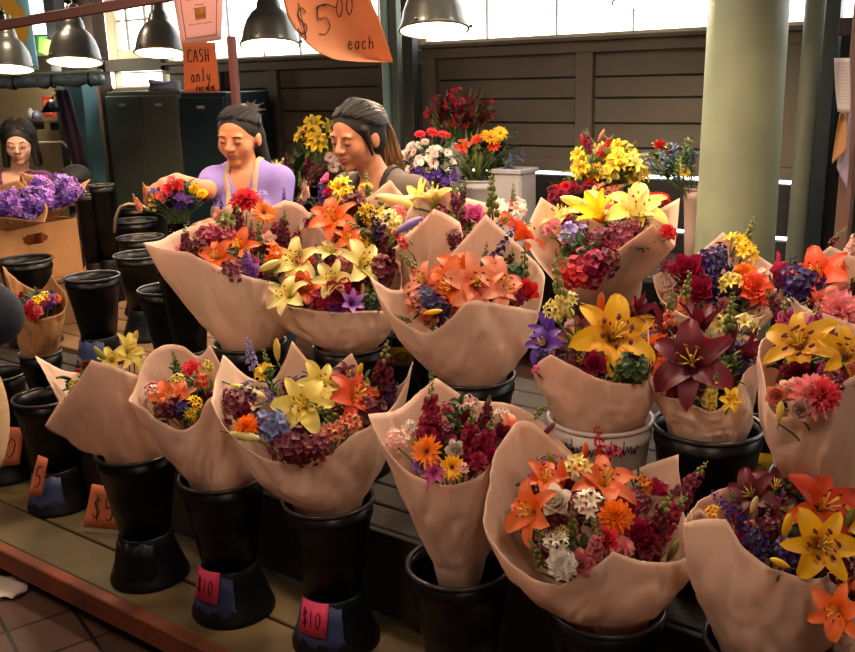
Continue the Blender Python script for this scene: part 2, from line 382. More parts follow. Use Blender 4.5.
# ---------------------------------------------------------------- wrapped bouquet
def wrap_mesh(rim, c, rb, bulge, seed, ztop, NR=150, NT=22):
    bulge *= .62
    n = len(rim); P = [Vector(r[0]) for r in rim]; cor = [r[1] for r in rim]
    th = [math.atan2(p.y - c.y, p.x - c.x) for p in P]
    th[0] = th[0] % (2 * math.pi)
    for i in range(1, n):
        while th[i] < th[i - 1] - .6: th[i] += 2 * math.pi
        th[i] = max(th[i], th[i - 1] + .12)
    end = th[0] + 2 * math.pi
    if th[-1] > end - .12:
        k = (end - .12 - th[0]) / (th[-1] - th[0]); th = [th[0] + (t - th[0]) * k for t in th]
    ring = []
    seglen = [(P[(i + 1) % n] - P[i]).length for i in range(n)]; tot = sum(seglen)
    for i in range(n):
        a, b = P[i], P[(i + 1) % n]; ta, tb = th[i], (th[i + 1] if i < n - 1 else end)
        pa, pb = P[i - 1], P[(i + 2) % n]
        m0 = (b - a) if cor[i] else (b - pa) * .5
        m1 = (b - a) if cor[(i + 1) % n] else (pb - a) * .5
        m0 = m0 * min(1, 1.2 * seglen[i] / max(m0.length, 1e-6)); m1 = m1 * min(1, 1.2 * seglen[i] / max(m1.length, 1e-6))
        ns = max(3, int(NR * seglen[i] / tot))
        for k in range(ns):
            t = k / ns; h1 = 2 * t ** 3 - 3 * t * t + 1; h2 = t ** 3 - 2 * t * t + t; h3 = -2 * t ** 3 + 3 * t * t; h4 = t ** 3 - t * t
            ring.append((a * h1 + m0 * h2 + b * h3 + m1 * h4, ta + (tb - ta) * t))
    mb = MB(); vs = []; ts = []; N = len(ring)
    for rp, t in ring:
        d = Vector((math.cos(t), math.sin(t), 0))
        base = c + d * rb * .9 + Vector((0, 0, ztop - c.z + .005)); low = c + d * rb * .55 + Vector((0, 0, ztop - c.z - .12))
        q = base.lerp(rp, .5) + d * bulge - Vector((0, 0, bulge * .8))
        for j in range(NT + 1):
            if j == 0: p = low
            else:
                s = (j - 1) / (NT - 1); p = base * (1 - s) ** 2 + q * 2 * s * (1 - s) + rp * s * s
                w_ = s * (1.2 - s) * 1.6
                c1 = abs(noise.noise(Vector((math.cos(t) * 1.7 + s * .5, math.sin(t) * 1.7, s * 1.1 + seed * 7.3)))) - .2
                c2 = abs(noise.noise(Vector((math.cos(t) * 4.3 - s * .9, math.sin(t) * 4.3 + s, s * 2.2 + seed * 3.1)))) - .2
                c3 = abs(noise.noise(Vector((math.cos(t) * 9, math.sin(t) * 9, s * 5 + seed)))) - .2
                p = p + d * (c1 * .042 * w_ + c2 * .02 * w_ + c3 * .008 * (1 - s * .4))
            vs.append(p); ts.append(j / NT)
    m = NT + 1; fs = []
    for i in range(N):
        k = (i + 1) % N
        for j in range(NT): fs.append((i * m + j, k * m + j, k * m + j + 1, i * m + j + 1))
    mb.add(vs, fs, 0, None, ts)
    return mb, [r[0] for r in ring]
def bouquet(label, cpos, ztop, rb, rim, flowers, fill, nfill=14, paper=None, bulge=.03, seed=1, group=None, D0=None, name='wrapped_bouquet', cat='bouquet', deep=0.0):
    """cpos: (x,y) of the bucket; rim: (px,py,dd[,1=corner]) left, front, right, back; flowers: (kind,colour,px,py,size_px[,tilt[,lift]])"""
    rg = random.Random(seed); c = Vector((cpos[0], cpos[1], ztop)); D0 = D0 or c.y
    RM = [(at(r[0], r[1], D0 + r[2]), len(r) > 3) for r in rim]
    root = thing(name, label, cat, c, 0, group)
    mb, ring = wrap_mesh(RM, c, rb, bulge, seed, ztop)
    mb.v = [tuple(Vector(v) - c) for v in mb.v]
    w = mb.build('paper_wrap', paper or M_PAPER, root)
    sm = w.modifiers.new('s', 'SOLIDIFY'); sm.thickness = .0014
    # plane of the opening
    A = np.array([[p.x, p.y, p.z] for p in ring]); m = A.mean(0); nrm = np.linalg.svd(A - m)[2][2]
    nrm = Vector(nrm); nrm = -nrm if nrm.z < 0 else nrm; m = Vector(m) - nrm * .02
    if nrm.z < .35: nrm = (nrm + Vector((0, -.2, .6))).normalized()
    rad = sum((Vector(p) - m).length for p in ring) / len(ring)
    stems = MB(); foot = c + Vector((0, 0, -.1))
    def onplane(px, py, lift):
        d = ray(px, py); t = (m - EYE).dot(nrm) / d.dot(nrm) if abs(d.dot(nrm)) > .12 else (m.y / d.y)
        p = EYE + d * t
        if (p - m).length > rad * 1.7: p = EYE + d * ((m - EYE).length / d.length)
        bump = max(0, 1 - ((p - m).length / rad) ** 2)
        return p - d.normalized() * (.02 + .05 * bump + lift)
    for fl in flowers:
        kind, col, px, py, sz = fl[:5]; tilt = fl[5] if len(fl) > 5 else 0; lift = fl[6] if len(fl) > 6 else 0
        p = onplane(px, py, lift); s = sz * (p - EYE).dot(CM @ Vector((0, 0, -1))) / F
        out = Vector((p.x - m.x, p.y - m.y, 0)) / max(rad, .01)
        put_flower(root, c, kind, col, p, s * (1.1 if kind in UPRIGHT else 1.03 if sz >= 55 else 1.16), tilt, out, rg)
        if kind not in ('leaf',):
            q = p - c - Vector((0, 0, s * .3 if kind not in UPRIGHT else s * .5))
            stems.tube([q, Vector((q.x * .78, q.y * .78, q.z - .035)), Vector((q.x * .3, q.y * .3, q.z * .35)), Vector((rg.uniform(-.03, .03), rg.uniform(-.03, .03), -.1))], .0022, 4)
    for i in range(int(nfill * 2.1)):
        k = rg.random(); rp = ring[int(k * len(ring)) % len(ring)]; ro = math.sqrt(rg.random()) * .68
        p = m.lerp(rp, ro) ; p.z = min(p.z, m.z + (rp.z - m.z) * ro * .72) - rg.uniform(.0, .03)
        kind, col, sz = rg.choice(fill)
        put_flower(root, c, kind, col, p, sz * rg.uniform(.95, 1.45), rg.uniform(-20, 20), None, rg)
    fo = MB()
    for i in range(70):
        rp = ring[rg.randrange(len(ring))]; ro = math.sqrt(rg.random()) * .55; p = m.lerp(rp, ro); p.z = min(p.z, m.z) - rg.uniform(.015, .05)
        b = MB(); strap(b, rg.uniform(.04, .065), rg.uniform(.018, .03), R(60), R(rg.uniform(10, 70)), rg.random() * 6.28, 0, 5, .2)
        fo.add(b.v, b.f, 0, Matrix.Translation(p - c), b.t)
    stuff(fo.build('foliage', pm('gd'), root))
    stems.build('stems', M_STEM, root)
    return root
# ---------------------------------------------------------------- buckets
def bucket(label, x, y, ztop, zbase, r=.12, hourglass=True, tape=None, tagtxt=None, face=None, material=None, group=None, lean=(0, 0), tagang=-1.9, band=None, tagw=.075, tagh=.07):
    root = thing('flower_bucket', label, 'bucket', (x, y, zbase), 0, group)
    H = ztop - zbase; m = material or M_BLACK; hb = H if not hourglass else H * .64; z0 = H - hb
    rb = r * .64
    b = MB()
    prof = [(0, z0), (rb, z0), (rb + (r - rb) * .5, z0 + hb * .5), (r * .955, H - .045), (r * .985, H - .042), (r * .985, H - .028), (r * .965, H - .026), (r * .975, H - .006)]
    b.lathe(prof + [(r * .94, H - .006), (r * .93, H - .04), (rb + (r - rb) * .5 - .004, z0 + hb * .5), (rb - .004, z0 + .008), (0, z0 + .008)], 40)
    b.build('body', m, root)
    k = MB(); k.lathe([(r * .94, H - .008), (r * 1.0, H - .008), (r * 1.03, H - .004), (r * 1.03, H + .001), (r * 1.0, H + .004), (r * .95, H + .002)], 40, closed=True)
    k.build('rim', M_BLACKRIM if m is M_BLACK else m, root)
    if hourglass:
        s = MB(); s.lathe([(0, z0 + .004), (rb * .96, z0 + .004), (rb * 1.07, z0 - .004), (rb * 1.1, z0 * .75), (r * .96, .02), (r * 1.0, .012), (r * 1.0, 0), (0, 0)], 36)
        s.build('base_stand', M_STAND, root)
    if tape:
        t = MB(); zt = tape[0]; ht = tape[1]
        def rr(z): return (rb + (r - rb) * (z - z0) / hb if z > z0 else rb * 1.1 + (r * .96 - rb * 1.1) * (z0 - z) / z0) + .0015
        if hourglass:
            zs_ = [.028, .06, .1, z0 - .008]; vs = []
            for z_ in zs_:
                for i in range(15): a_ = tagang - .75 + 1.6 * i / 14 + (.12 if z_ == .028 else 0); q_ = rr(z_) + .0002; vs.append((q_ * math.cos(a_), q_ * math.sin(a_), z_ + .006 * math.sin(i * 1.3)))
            t.add(vs, [(j * 15 + i, j * 15 + i + 1, j * 15 + i + 16, j * 15 + i + 15) for j in range(3) for i in range(14)])
        else: t.lathe([(rr(zt), zt), (rr(zt + ht * .5) + .0006, zt + ht * .5), (rr(zt + ht), zt + ht)], 36)
        tp = t.build('tape_band', tape[2] if len(tape) > 2 else M_BLUE, root)
        sm = tp.modifiers.new('s', 'SOLIDIFY'); sm.thickness = .001
    if tagtxt:
        txt, tm, zt = tagtxt; g = MB(); vs = []; fs = []
        def RR(z): return max((rb + (r - rb) * (z - z0) / hb) if (z > z0 or not hourglass) else rb * 1.1 + (r * .96 - rb * 1.1) * (z0 - z) / z0, rb) + .011
        def S(x_, y_):   # 0..1 over the card, wrapped on the cone
            z = zt + y_ * tagh; a = tagang + (x_ - .5) * tagw / RR(z); q = RR(z); return Vector((q * math.cos(a), q * math.sin(a), z))
        n = 7
        for j in range(2):
            for i in range(n): vs.append(S(i / (n - 1), j))
        fs = [(i, i + 1, n + i + 1, n + i) for i in range(n - 1)]
        g.add(vs, fs); go = g.build('price_tag', tm, root); sm = go.modifiers.new('s', 'SOLIDIFY'); sm.thickness = .001; sm.offset = 0
        L = len(txt); st = strokes(txt, .14, .25, .72 / L, .5)
        handwrite(st, lambda a, b_: S(a, b_) * 1.0 + Vector((math.cos(tagang), math.sin(tagang), 0)) * .0012, .0014, 'writing', M_INK, go)
    return root
# ---------------------------------------------------------------- people: smooth bodies grown from a distance field
def ell(c, r):
    c = np.array(c, np.float32); r = np.array(r, np.float32)
    def f(P):
        q = P - c; k0 = np.sqrt(((q / r) ** 2).sum(-1)); k1 = np.sqrt(((q / r / r) ** 2).sum(-1)) + 1e-6; return k0 * (k0 - 1) / k1
    m = np.array([r.max()] * 3); return f, c - m, c + m
def cap(a, b, ra, rb=None):
    a = np.array(a, np.float32); b = np.array(b, np.float32); rb = ra if rb is None else rb; d = b - a; L = float((d * d).sum()) + 1e-9
    def f(P):
        q = P - a; t = np.clip((q * d).sum(-1) / L, 0, 1); return np.sqrt(((q - t[..., None] * d) ** 2).sum(-1)) - (ra + (rb - ra) * t)
    m = max(ra, rb); return f, np.minimum(a, b) - m, np.maximum(a, b) + m
class Field:
    def __init__(s, lo, hi, h):
        s.lo = np.array(lo, np.float32); s.h = h; s.n = np.ceil((np.array(hi) - s.lo) / h).astype(int) + 1
        s.F = np.full(s.n, .5, np.float32)
    def put(s, prim, k=.02, M=None, sub=False, inter=False):
        f, lo, hi = prim; mg = k + s.h * 3
        if M is not None:
            cs = [M @ Vector((x, y, z)) for x in (lo[0] - mg, hi[0] + mg) for y in (lo[1] - mg, hi[1] + mg) for z in (lo[2] - mg, hi[2] + mg)]
            lo = np.array([min(c[i] for c in cs) for i in range(3)]); hi = np.array([max(c[i] for c in cs) for i in range(3)]); mg = 0
        a = np.clip(np.floor((lo - mg - s.lo) / s.h).astype(int), 0, s.n); b = np.clip(np.ceil((hi + mg - s.lo) / s.h).astype(int) + 1, 0, s.n)
        if (b <= a).any(): return s
        ax = [s.lo[i] + s.h * np.arange(a[i], b[i], dtype=np.float32) for i in range(3)]
        P = np.stack(np.meshgrid(*ax, indexing='ij'), -1).astype(np.float32)
        if M is not None:
            Mi = np.array(M.inverted(), np.float32); P = P @ Mi[:3, :3].T + Mi[:3, 3]
        d = f(P); sl = tuple(slice(a[i], b[i]) for i in range(3)); A = s.F[sl]
        if sub: d = -d; w = np.clip(.5 - .5 * (d - A) / -k, 0, 1) if False else np.clip(.5 + .5 * (d - A) / k, 0, 1); s.F[sl] = A * (1 - w) + d * w + k * w * (1 - w)
        else:
            w = np.clip(.5 + .5 * (d - A) / k, 0, 1); s.F[sl] = d * (1 - w) + A * w - k * w * (1 - w)
        return s
    def coords(s):
        ax = [s.lo[i] + s.h * np.arange(s.n[i], dtype=np.float32) for i in range(3)]
        return np.meshgrid(*ax, indexing='ij')
    def mesh(s, name, mats):
        F = s.F; F[0] = F[-1] = .5; F[:, 0] = F[:, -1] = .5; F[:, :, 0] = F[:, :, -1] = .5
        ins = F < 0; n = s.n
        acc = np.zeros(tuple(n - 1) + (3,), np.float32); cnt = np.zeros(tuple(n - 1), np.float32)
        for ax in range(3):
            o = [0, 0, 0]; o[ax] = 1
            A = F[:n[0] - o[0], :n[1] - o[1], :n[2] - o[2]]; B = F[o[0]:, o[1]:, o[2]:]
            idx = np.argwhere((A < 0) != (B < 0)); a = A[tuple(idx.T)]; b = B[tuple(idx.T)]
            p = idx.astype(np.float32); p[:, ax] += a / (a - b)
            u, v = [i for i in range(3) if i != ax]
            for du in (0, 1):
                for dv in (0, 1):
                    c = idx.copy(); c[:, u] -= du; c[:, v] -= dv
                    np.add.at(acc, tuple(c.T), p); np.add.at(cnt, tuple(c.T), 1)
        cells = np.argwhere(cnt > 0); vid = np.full(cnt.shape, -1, int); vid[tuple(cells.T)] = np.arange(len(cells))
        V = acc[tuple(cells.T)] / cnt[tuple(cells.T)][:, None] * s.h + s.lo
        faces = []
        for ax in range(3):
            o = [0, 0, 0]; o[ax] = 1
            A = ins[:n[0] - o[0], :n[1] - o[1], :n[2] - o[2]]; B = ins[o[0]:, o[1]:, o[2]:]
            idx = np.argwhere(A != B); flip = A[tuple(idx.T)]
            u, v = (ax + 1) % 3, (ax + 2) % 3; q = []
            for du, dv in ((0, 0), (1, 0), (1, 1), (0, 1)):
                c = idx.copy(); c[:, u] -= du; c[:, v] -= dv; q.append(vid[tuple(c.T)])
            q = np.stack(q, 1); q[~flip] = q[~flip][:, ::-1]; faces.append(q)
        Q = np.concatenate(faces)
        me = bpy.data.meshes.new(name); me.vertices.add(len(V)); me.vertices.foreach_set('co', V.ravel())
        me.loops.add(len(Q) * 4); me.loops.foreach_set('vertex_index', Q.ravel().astype(np.int32))
        me.polygons.add(len(Q)); me.polygons.foreach_set('loop_start', np.arange(0, len(Q) * 4, 4, dtype=np.int32))
        me.polygons.foreach_set('use_smooth', np.ones(len(Q), bool))
        me.materials.append(mats); me.update(calc_edges=True); me.validate(); return me
def T(p, yaw=0, pitch=0, roll=0): return Matrix.Translation(p) @ Matrix.Rotation(R(yaw), 4, 'Z') @ Matrix.Rotation(R(pitch), 4, 'X') @ Matrix.Rotation(R(roll), 4, 'Y')
def head(G, M, s=1.0):
    def e(c, r, k=.02, sub=False): G.put(ell([x * s for x in c], [x * s for x in r]), k, M, sub)
    e((0, .012, .035), (.074, .094, .082)); e((0, -.022, -.03), (.058, .066, .074), .03)
    for x in (-1, 1):
        e((x * .034, -.052, -.022), (.027, .026, .03), .02); e((x * .032, -.094, .01), (.016, .014, .011), .014, True)
        e((x * .031, -.077, .009), (.014, .0125, .01), .006); e((x * .076, .01, -.004), (.009, .02, .03), .008)
        e((x * .031, -.0765, .03), (.02, .008, .007), .014)
    G.put(cap([0, -.084 * s, .014 * s], [0, -.104 * s, -.018 * s], .0065 * s, .011 * s), .012, M)
    for x in (-1, 1): e((x * .0125, -.094, -.022), (.009, .009, .008), .006)
    e((0, -.078, -.05), (.026, .018, .018), .014); e((0, -.09, -.0455), (.02, .009, .0045), .004); e((0, -.089, -.056), (.017, .009, .0055), .004)
    e((0, -.072, -.086), (.022, .018, .016), .02)
def hand(G, w, d, n, curl=.5, side=1):
    """w wrist, d direction of the fingers, n back of the hand; the thumb leaves the side of the palm"""
    w = Vector(w); d = Vector(d).normalized(); n = (Vector(n) - d * Vector(n).dot(d)).normalized(); x = d.cross(n) * side
    G.put(cap(w, w + d * .05, .025, .03), .012); G.put(ell((0, 0, 0), (.038, .046, .014)), .012, Matrix.Translation(w + d * .055) @ Matrix((x, d, n)).transposed().to_4x4())
    for i, (ln, off) in enumerate(((.066, -.028), (.075, -.0095), (.07, .0095), (.055, .028))):
        p = w + d * (.088 - abs(off) * .25) + x * off; dd = d.copy(); r = .0092
        for k in range(3):
            dd = (dd * math.cos(curl * .8) - n * math.sin(curl * .8)).normalized(); q = p + dd * ln * (.45, .32, .23)[k]
            G.put(cap(p, q, r, r * .9), .003); p = q; r *= .92
    p = w + d * .03 - x * .028; t = (d * .6 - x * .7 - n * .25).normalized(); q = p + t * .036; G.put(cap(p, q, .012, .0105), .008)
    G.put(cap(q, q + (t * .5 + d * .6 - n * .3).normalized() * .03, .0105, .0085), .004)
def person(label, hp, hyaw, hpitch, hroll, sh, tyaw, arms, skin, shirt, sleeve, neckv, hair, scale=1.0, extras=None, h=.0058, trousers=None, legs=True, fat=1.0, comb=None):
    """hp head centre, sh centre of the shoulders, arms ((elbow, wrist, fingers, back, side) for the left and right of the body), all in the world"""
    root = thing('person', label, 'person', (sh.x, sh.y, 0)); o = Vector((sh.x, sh.y, 0))
    HM = T(hp - o, hyaw, hpitch, hroll) @ Matrix.Diagonal((fat, 1, 1, 1)); TM = T(sh - o, tyaw)
    S = scale; pts = [hp - o, sh - o] + [p - o for a in arms for p in a[:2]]
    lo = [min(p[i] for p in pts) - .24 for i in range(3)]; hi = [max(p[i] for p in pts) + .24 for i in range(3)]
    lo[0] = min(lo[0], -.3); hi[0] = max(hi[0], .3); lo[2] = -.01
    def torso(G, g, low=True):
        G.put(cap((-.13 * S, 0, -.035), (.13 * S, 0, -.035), .05 + g), .03, TM)
        G.put(ell((0, .005, -.12), (.145 * S + g, .09 * S + g, .17 + g)), .05, TM)
        G.put(ell((0, 0, -.33), (.135 * S + g, .095 * S + g, .17 + g)), .05, TM)
        for x in (-1, 1): G.put(ell((x * .068 * S, -.07 * S, -.17), (.06 * S + g, .045 * S + g, .055 + g)), .04, TM)
        if low: G.put(ell((0, .01, -.53), (.165 * S + g, .115 * S + g, .13 + g)), .05, TM)
    def legsf(G, g):
        for x in (-1, 1):
            hz = (sh.z - .56)
            hip = TM @ Vector((x * .085, 0, -.55)); kn = Vector((hip.x, hip.y - .01, hz * .52)); an = Vector((hip.x, hip.y + .01, .08))
            G.put(cap(hip, kn, .085 * S + g, .055 * S + g), .03); G.put(cap(kn, an, .053 * S + g, .036 + g), .02)
            if g == 0: G.put(cap(an - Vector((0, 0, .04)), an + Vector((0, -.14, -.045)), .035, .028), .02)
    B = Field(lo, hi, h); torso(B, 0); head(B, HM, S if S < 1.05 else 1.05)
    if legs: legsf(B, 0)
    nb = HM @ Vector((0, .02, -.06)); B.put(cap(TM @ Vector((0, .02, -.05)), nb, .055 * S, .047 * S), .02)
    for i, a in enumerate(arms):
        x = (-1, 1)[i]; s0 = TM @ Vector((x * .155 * S, 0, -.035)); el = a[0] - o; wr = a[1] - o
        B.put(cap(s0, el, .046 * S, .037 * S), .03); B.put(cap(el, wr, .037 * S, .026 * S), .012); hand(B, wr, a[2], a[3], a[5] if len(a) > 5 else .5, a[4])
    body = link('body', B.mesh('body', skin), root)
    # shirt
    C = Field(lo, hi, .009); torso(C, .009)
    C.put(cap((-.05, .015, 0), (.05, .015, 0), .045), .03, TM)
    for i, a in enumerate(arms):
        x = (-1, 1)[i]; s0 = TM @ Vector((x * .155 * S, 0, -.035)); el = a[0] - o; wr = a[1] - o
        C.put(cap(s0, s0.lerp(el, min(1, sleeve)), .058 * S, .052 * S), .03)
        if sleeve > 1: C.put(cap(el, el.lerp(wr, sleeve - 1), .05 * S, .038 * S), .02)
    if neckv: C.put(cap((0, -.12, -.02 - neckv), (0, -.05, .08), .022, .07), .012, TM, True)
    C.put(cap(TM @ Vector((0, .03, .01)), nb, .056, .05), .01, None, True)
    X, Y, Z = C.coords()
    C.F = np.maximum(C.F, (sh.z - .62) - Z)
    link('shirt', C.mesh('shirt', shirt), root)
    if legs:
        D = Field(lo, hi, .009)
        D.put(ell((0, .01, -.55), (.172 * S + .009, .12 * S + .009, .14)), .05, TM); legsf(D, .012)
        D.F = np.maximum(D.F, .07 - D.coords()[2]); link('trousers', D.mesh('trousers', trousers or mat('dark_denim', '1c2230', .8)), root)
    # hair
    if hair:
        E_ = Field([hp[i] - o[i] - .22 for i in range(3)], [hp[i] - o[i] + .22 for i in range(3)], .0052)
        hair(E_, HM, S); hm = E_.mesh('hair', mat('black_hair', '120d0b', .7, wave=(60, 2.5, 'X'), col2='0a0706')); link('hair', hm, root)
    if comb: combed(root, HM, S, *comb[0], **comb[1])
    from mathutils.bvhtree import BVHTree
    bv = BVHTree.FromPolygons([v.co.copy() for v in body.data.vertices], [tuple(p.vertices) for p in body.data.polygons])
    Hd = HM.to_3x3() @ Vector((0, 1, 0))
    def face(x, z, off=.0012):
        hit = bv.ray_cast(HM @ Vector((x * S, -.2, z * S)), Hd, .25)[0]; p = hit if hit else HM @ Vector((x * S, -.09, z * S)); return p - Hd * off
    dark = mat('dark_brow_and_lash', '150c0a', .7)
    for x in (-1, 1):
        mb = MB(); mb.tube([face(x * (.016 + .009 * i), .027 + .0045 * math.sin(i / 3 * 2.4)) for i in range(4)], [.0016, .0026, .0024, .001], 6); mb.build('eyebrow', dark, root)
        mb = MB(); mb.tube([face(x * (.0185 + .0056 * i), .0055 - .0035 * math.sin(i / 4 * 3.14)) for i in range(5)], [.001, .0019, .0022, .0021, .001], 6); mb.build('eyelashes', dark, root)
    mb = MB()
    mb.tube([face(-.023 + .0046 * i, -.0455 + .002 * math.sin(i / 10 * math.pi * 3) * (1 if i else 1), .0004) for i in range(11)], [.0012, .0024, .003, .0034, .0036, .0032, .0036, .0034, .003, .0024, .0012], 6)
    mb.tube([face(-.02 + .004 * i, -.055 - .0025 * math.sin(i / 10 * math.pi), .0002) for i in range(11)], [.0012, .0028, .0038, .0044, .0048, .005, .0048, .0044, .0038, .0028, .0012], 6)
    mb.build('lips', mat('lips_' + skin.name, 'a04a48', .45), root)
    if extras: extras(root, o, HM, TM, face, S)
    return root
SKIN1 = mat('warm_skin', 'd08a62', .5, var=.06); SKIN2 = mat('tan_skin', 'c08060', .5, var=.06); SKIN3 = mat('light_skin', 'd0a088', .5, var=.06)
def hair_base(E, M, S, front=.055):
    E.put(ell((0, .022 * S, .042 * S), (.081 * S, .098 * S, .086 * S)), .01, M)
    E.put(ell((0, .05 * S, -.01), (.072 * S, .06 * S, .08 * S)), .02, M)
    E.put(ell((0, -.088 * S, -.016 * S), (.071 * S, .068 * S, front * S + .026)), .012, M, True)
def combed(root, HM, S, tie, n=150, wid=82, r=(.086, .102, .09), c0=(0, .026, .044), seed=1, fall=0, low=.0):
    rg = random.Random(seed); mb = MB(); c0 = Vector(c0) * S; tie = Vector(tie) * S
    def on(d, k=1.0): d = d.normalized(); return c0 + Vector((d.x * r[0], d.y * r[1], d.z * r[2])) * S * k
    for i in range(n):
        a = R(rg.uniform(-wid, wid)) * 1.1; k = rg.uniform(.985, 1.03)
        d0 = Vector((math.sin(a), -math.cos(a) * .75, low + .5 * math.cos(a) + rg.uniform(-.04, .1))) if not fall else Vector((math.sin(a) * .3, -.85 + rg.random() * 1.1, .62))
        d1 = (tie - c0).normalized() if not fall else Vector((math.copysign(1, math.sin(a)), .05 + rg.uniform(-.5, .5), -.15))
        pts = [on(d0.lerp(d1, t / 7), k) for t in range(8)]
        if fall: e = pts[-1]; pts += [e + Vector((0, 0, -.04)), e + Vector((math.copysign(.008, e.x) + rg.uniform(-.006, .006), 0, -fall + rg.uniform(-.02, .02)))]
        else: pts.append(tie + Vector((rg.uniform(-.01, .01), rg.uniform(-.005, .01), rg.uniform(-.01, .01))))
        mb.tube([HM @ p for p in pts], [.0008] + [rg.uniform(.0012, .0026)] * (len(pts) - 2) + [.0008], 4)
    stuff(mb.build('hair_strands', mat('black_hair_strand', '17100d', .55, var=.4), root))
# the younger seller: messy knot of hair, lilac T-shirt, beige apron
hp = at(239, 138, 3.9); sh = at(246, 172, 3.92)
def hair1(E, M, S):
    hair_base(E, M, S, .05)
    E.put(ell((.03, .06, .1), (.035, .035, .03)), .015, M)
    for i in range(9):
        a = i * .7; E.put(cap((.035 + .02 * math.cos(a), .06, .1 + .02 * math.sin(a)), (.045 + .045 * math.cos(a), .07 + .01 * math.sin(a * 2), .105 + .038 * math.sin(a)), .007, .003), .006, M)
    E.put(cap((.05, .06, .0), (.075, .06, -.12), .026, .016), .02, M); E.put(cap((.02, .07, 0), (.03, .08, -.13), .03, .02), .02, M)
    E.put(cap((-.072, -.01, .03), (-.074, -.03, -.03), .008, .004), .006, M)
def apron(bib, mname, col, wid, straps=True):
    def ex(root, o, HM, TM, face, S):
        m = mat(mname, col, .85, var=.1, vscale=30)
        A = Field([-.26, -.26, .3], [.26, .26, (TM.translation.z + .16)], .0075)
        g = .017
        A.put(ell((0, .005, -.12), (.145 * S + g, .09 * S + g, .17 + g)), .05, TM); A.put(ell((0, 0, -.33), (.135 * S + g, .095 * S + g, .17 + g)), .05, TM)
        A.put(cap((-.13 * S, 0, -.035), (.13 * S, 0, -.035), .05 + g), .03, TM)
        for x in (-1, 1): A.put(ell((x * .068 * S, -.07 * S, -.17), (.06 * S + g, .045 * S + g, .055 + g)), .04, TM)
        A.put(ell((0, .01, -.53), (.165 * S + g, .115 * S + g, .13 + g)), .05, TM)
        A.put(cap((-.05, .015, 0), (.05, .015, 0), .045 + g * .6), .03, TM)
        P = np.stack(A.coords(), -1); Mi = np.array(TM.inverted(), np.float32); P = P @ Mi[:3, :3].T + Mi[:3, 3]
        x, y, z = P[..., 0], P[..., 1], P[..., 2]
        reg = np.maximum(np.abs(x) - .14, z - bib)
        st = np.maximum(np.abs(np.abs(x) - (.062 + (z < -.02) * (-.02 - z) * wid)) - .013, bib - .02 - z) if straps else reg
        reg = np.minimum(reg, st); reg = np.maximum(reg, y - .03)
        A.F = np.maximum(np.maximum(A.F, -(A.F + .012)), reg)
        link('apron', A.mesh('apron', m), root)
        if HAIRTIE.get(mname): HAIRTIE[mname](root, HM)
    return ex
def tie(root, HM):
    mb = MB(); c = Vector((0, .108, .03)); pts = [c + Vector((.024 * math.cos(a / 12 * 6.283), .006 * math.sin(a * 2.1), .024 * math.sin(a / 12 * 6.283))) for a in range(13)]
    mb.tube([HM @ p for p in pts], .009, 8); mb.build('hair_tie', mat('yellow_hair_tie', 'e8d840', .6), root)
HAIRTIE = {'dark_apron': tie}
person('younger seller with dark messy hair knot, lilac T-shirt and beige apron, looking down', hp, -17, 13, 4, sh, -8,
       [(at(207, 190, 3.8), at(177, 180, 3.62), (-.8, -.5, -.3), (.1, -.4, 1), 1, .45), (at(279, 222, 3.85), at(222, 226, 3.62), (-1, -.1, 0), (0, -.5, 1), -1, .4)],
       SKIN1, mat('lilac_cotton', '8f7cc4', .85, bump=.3, bscale=18), .62, .085, hair1, .97, apron(-.13, 'beige_apron', 'b89a80', -.12), fat=1.13, comb=(((.035, .06, .095),), dict(seed=2)))
# the older seller: ponytail with lighter ends, brown-grey top
hp = at(357, 138, 3.55); sh = at(380, 181, 3.6)
def hair2(E, M, S):
    hair_base(E, M, S, .05)
    E.put(ell((-.0, .03, .046), (.085, .1, .088)), .01, M); E.put(ell((0, -.09, -.02), (.074, .068, .088)), .01, M, True)
    E.put(cap((0, .09, .035), (0, .115, .03), .03, .022), .015, M)
    for x in (-1, 1): E.put(cap((x * .075, -.03, .045), (x * .074, -.012, -.055), .013, .005), .01, M)
p2 = person('older seller with a long ponytail and yellow hair tie, wearing a brown-grey top', hp, -42, 14, 3, sh, -34,
       [(at(345, 240, 3.5), at(330, 262, 3.32), (-.6, -.7, -.3), (.1, -.3, 1), 1, .5), (at(412, 245, 3.55), at(385, 262, 3.32), (-.7, -.6, -.2), (0, -.4, 1), -1, .5)],
       SKIN2, mat('brown_grey_jersey', '5e5048', .85, bump=.2, bscale=20), 1.5, .095, hair2, 1.06, apron(-.18, 'dark_apron', '241c1c', -.05), fat=1.06, comb=(((0, .11, .03),), dict(seed=3, n=190, r=(.0875, .104, .092))))
o2 = Vector((sh.x, sh.y, 0)); HM2 = T(hp - o2, -42, 14, 3)
mb = MB(); rg = random.Random(3)
base = HM2 @ Vector((0, .115, .03))
for i in range(110):
    a = rg.uniform(-1, 1); b = rg.uniform(-1, 1); q = [Vector((a * .008, b * .008, a * .006)), Vector((.02 + a * .01, .035 + b * .012, .012 + a * .012)), Vector((.042 + a * .022, .05 + b * .02, -.045)), Vector((.058 + a * .03, .05 + b * .026, -.12)), Vector((.064 + a * .03 + rg.uniform(-.01, .012), .05 + b * .03, -.19 + rg.uniform(-.03, .05)))]
    mb.tube([base + v for v in q], [.003, .0045, .0042, .0036, .001], 5); mb.t[-27:] = [0] * 0 + [.0] * 5 + [.1] * 5 + [.45] * 5 + [.85] * 5 + [1.] * 5 + mb.t[-2:] if False else mb.t[-27:]
    k = len(mb.t) - 25
    for s_ in range(5):
        for w_ in range(5): mb.t[k + s_ * 5 + w_] = (0, .12, .5, .85, 1)[s_] * rg.uniform(.8, 1)
PC['hairblond'] = ('1c1210', '4a2c18', 'c09058')
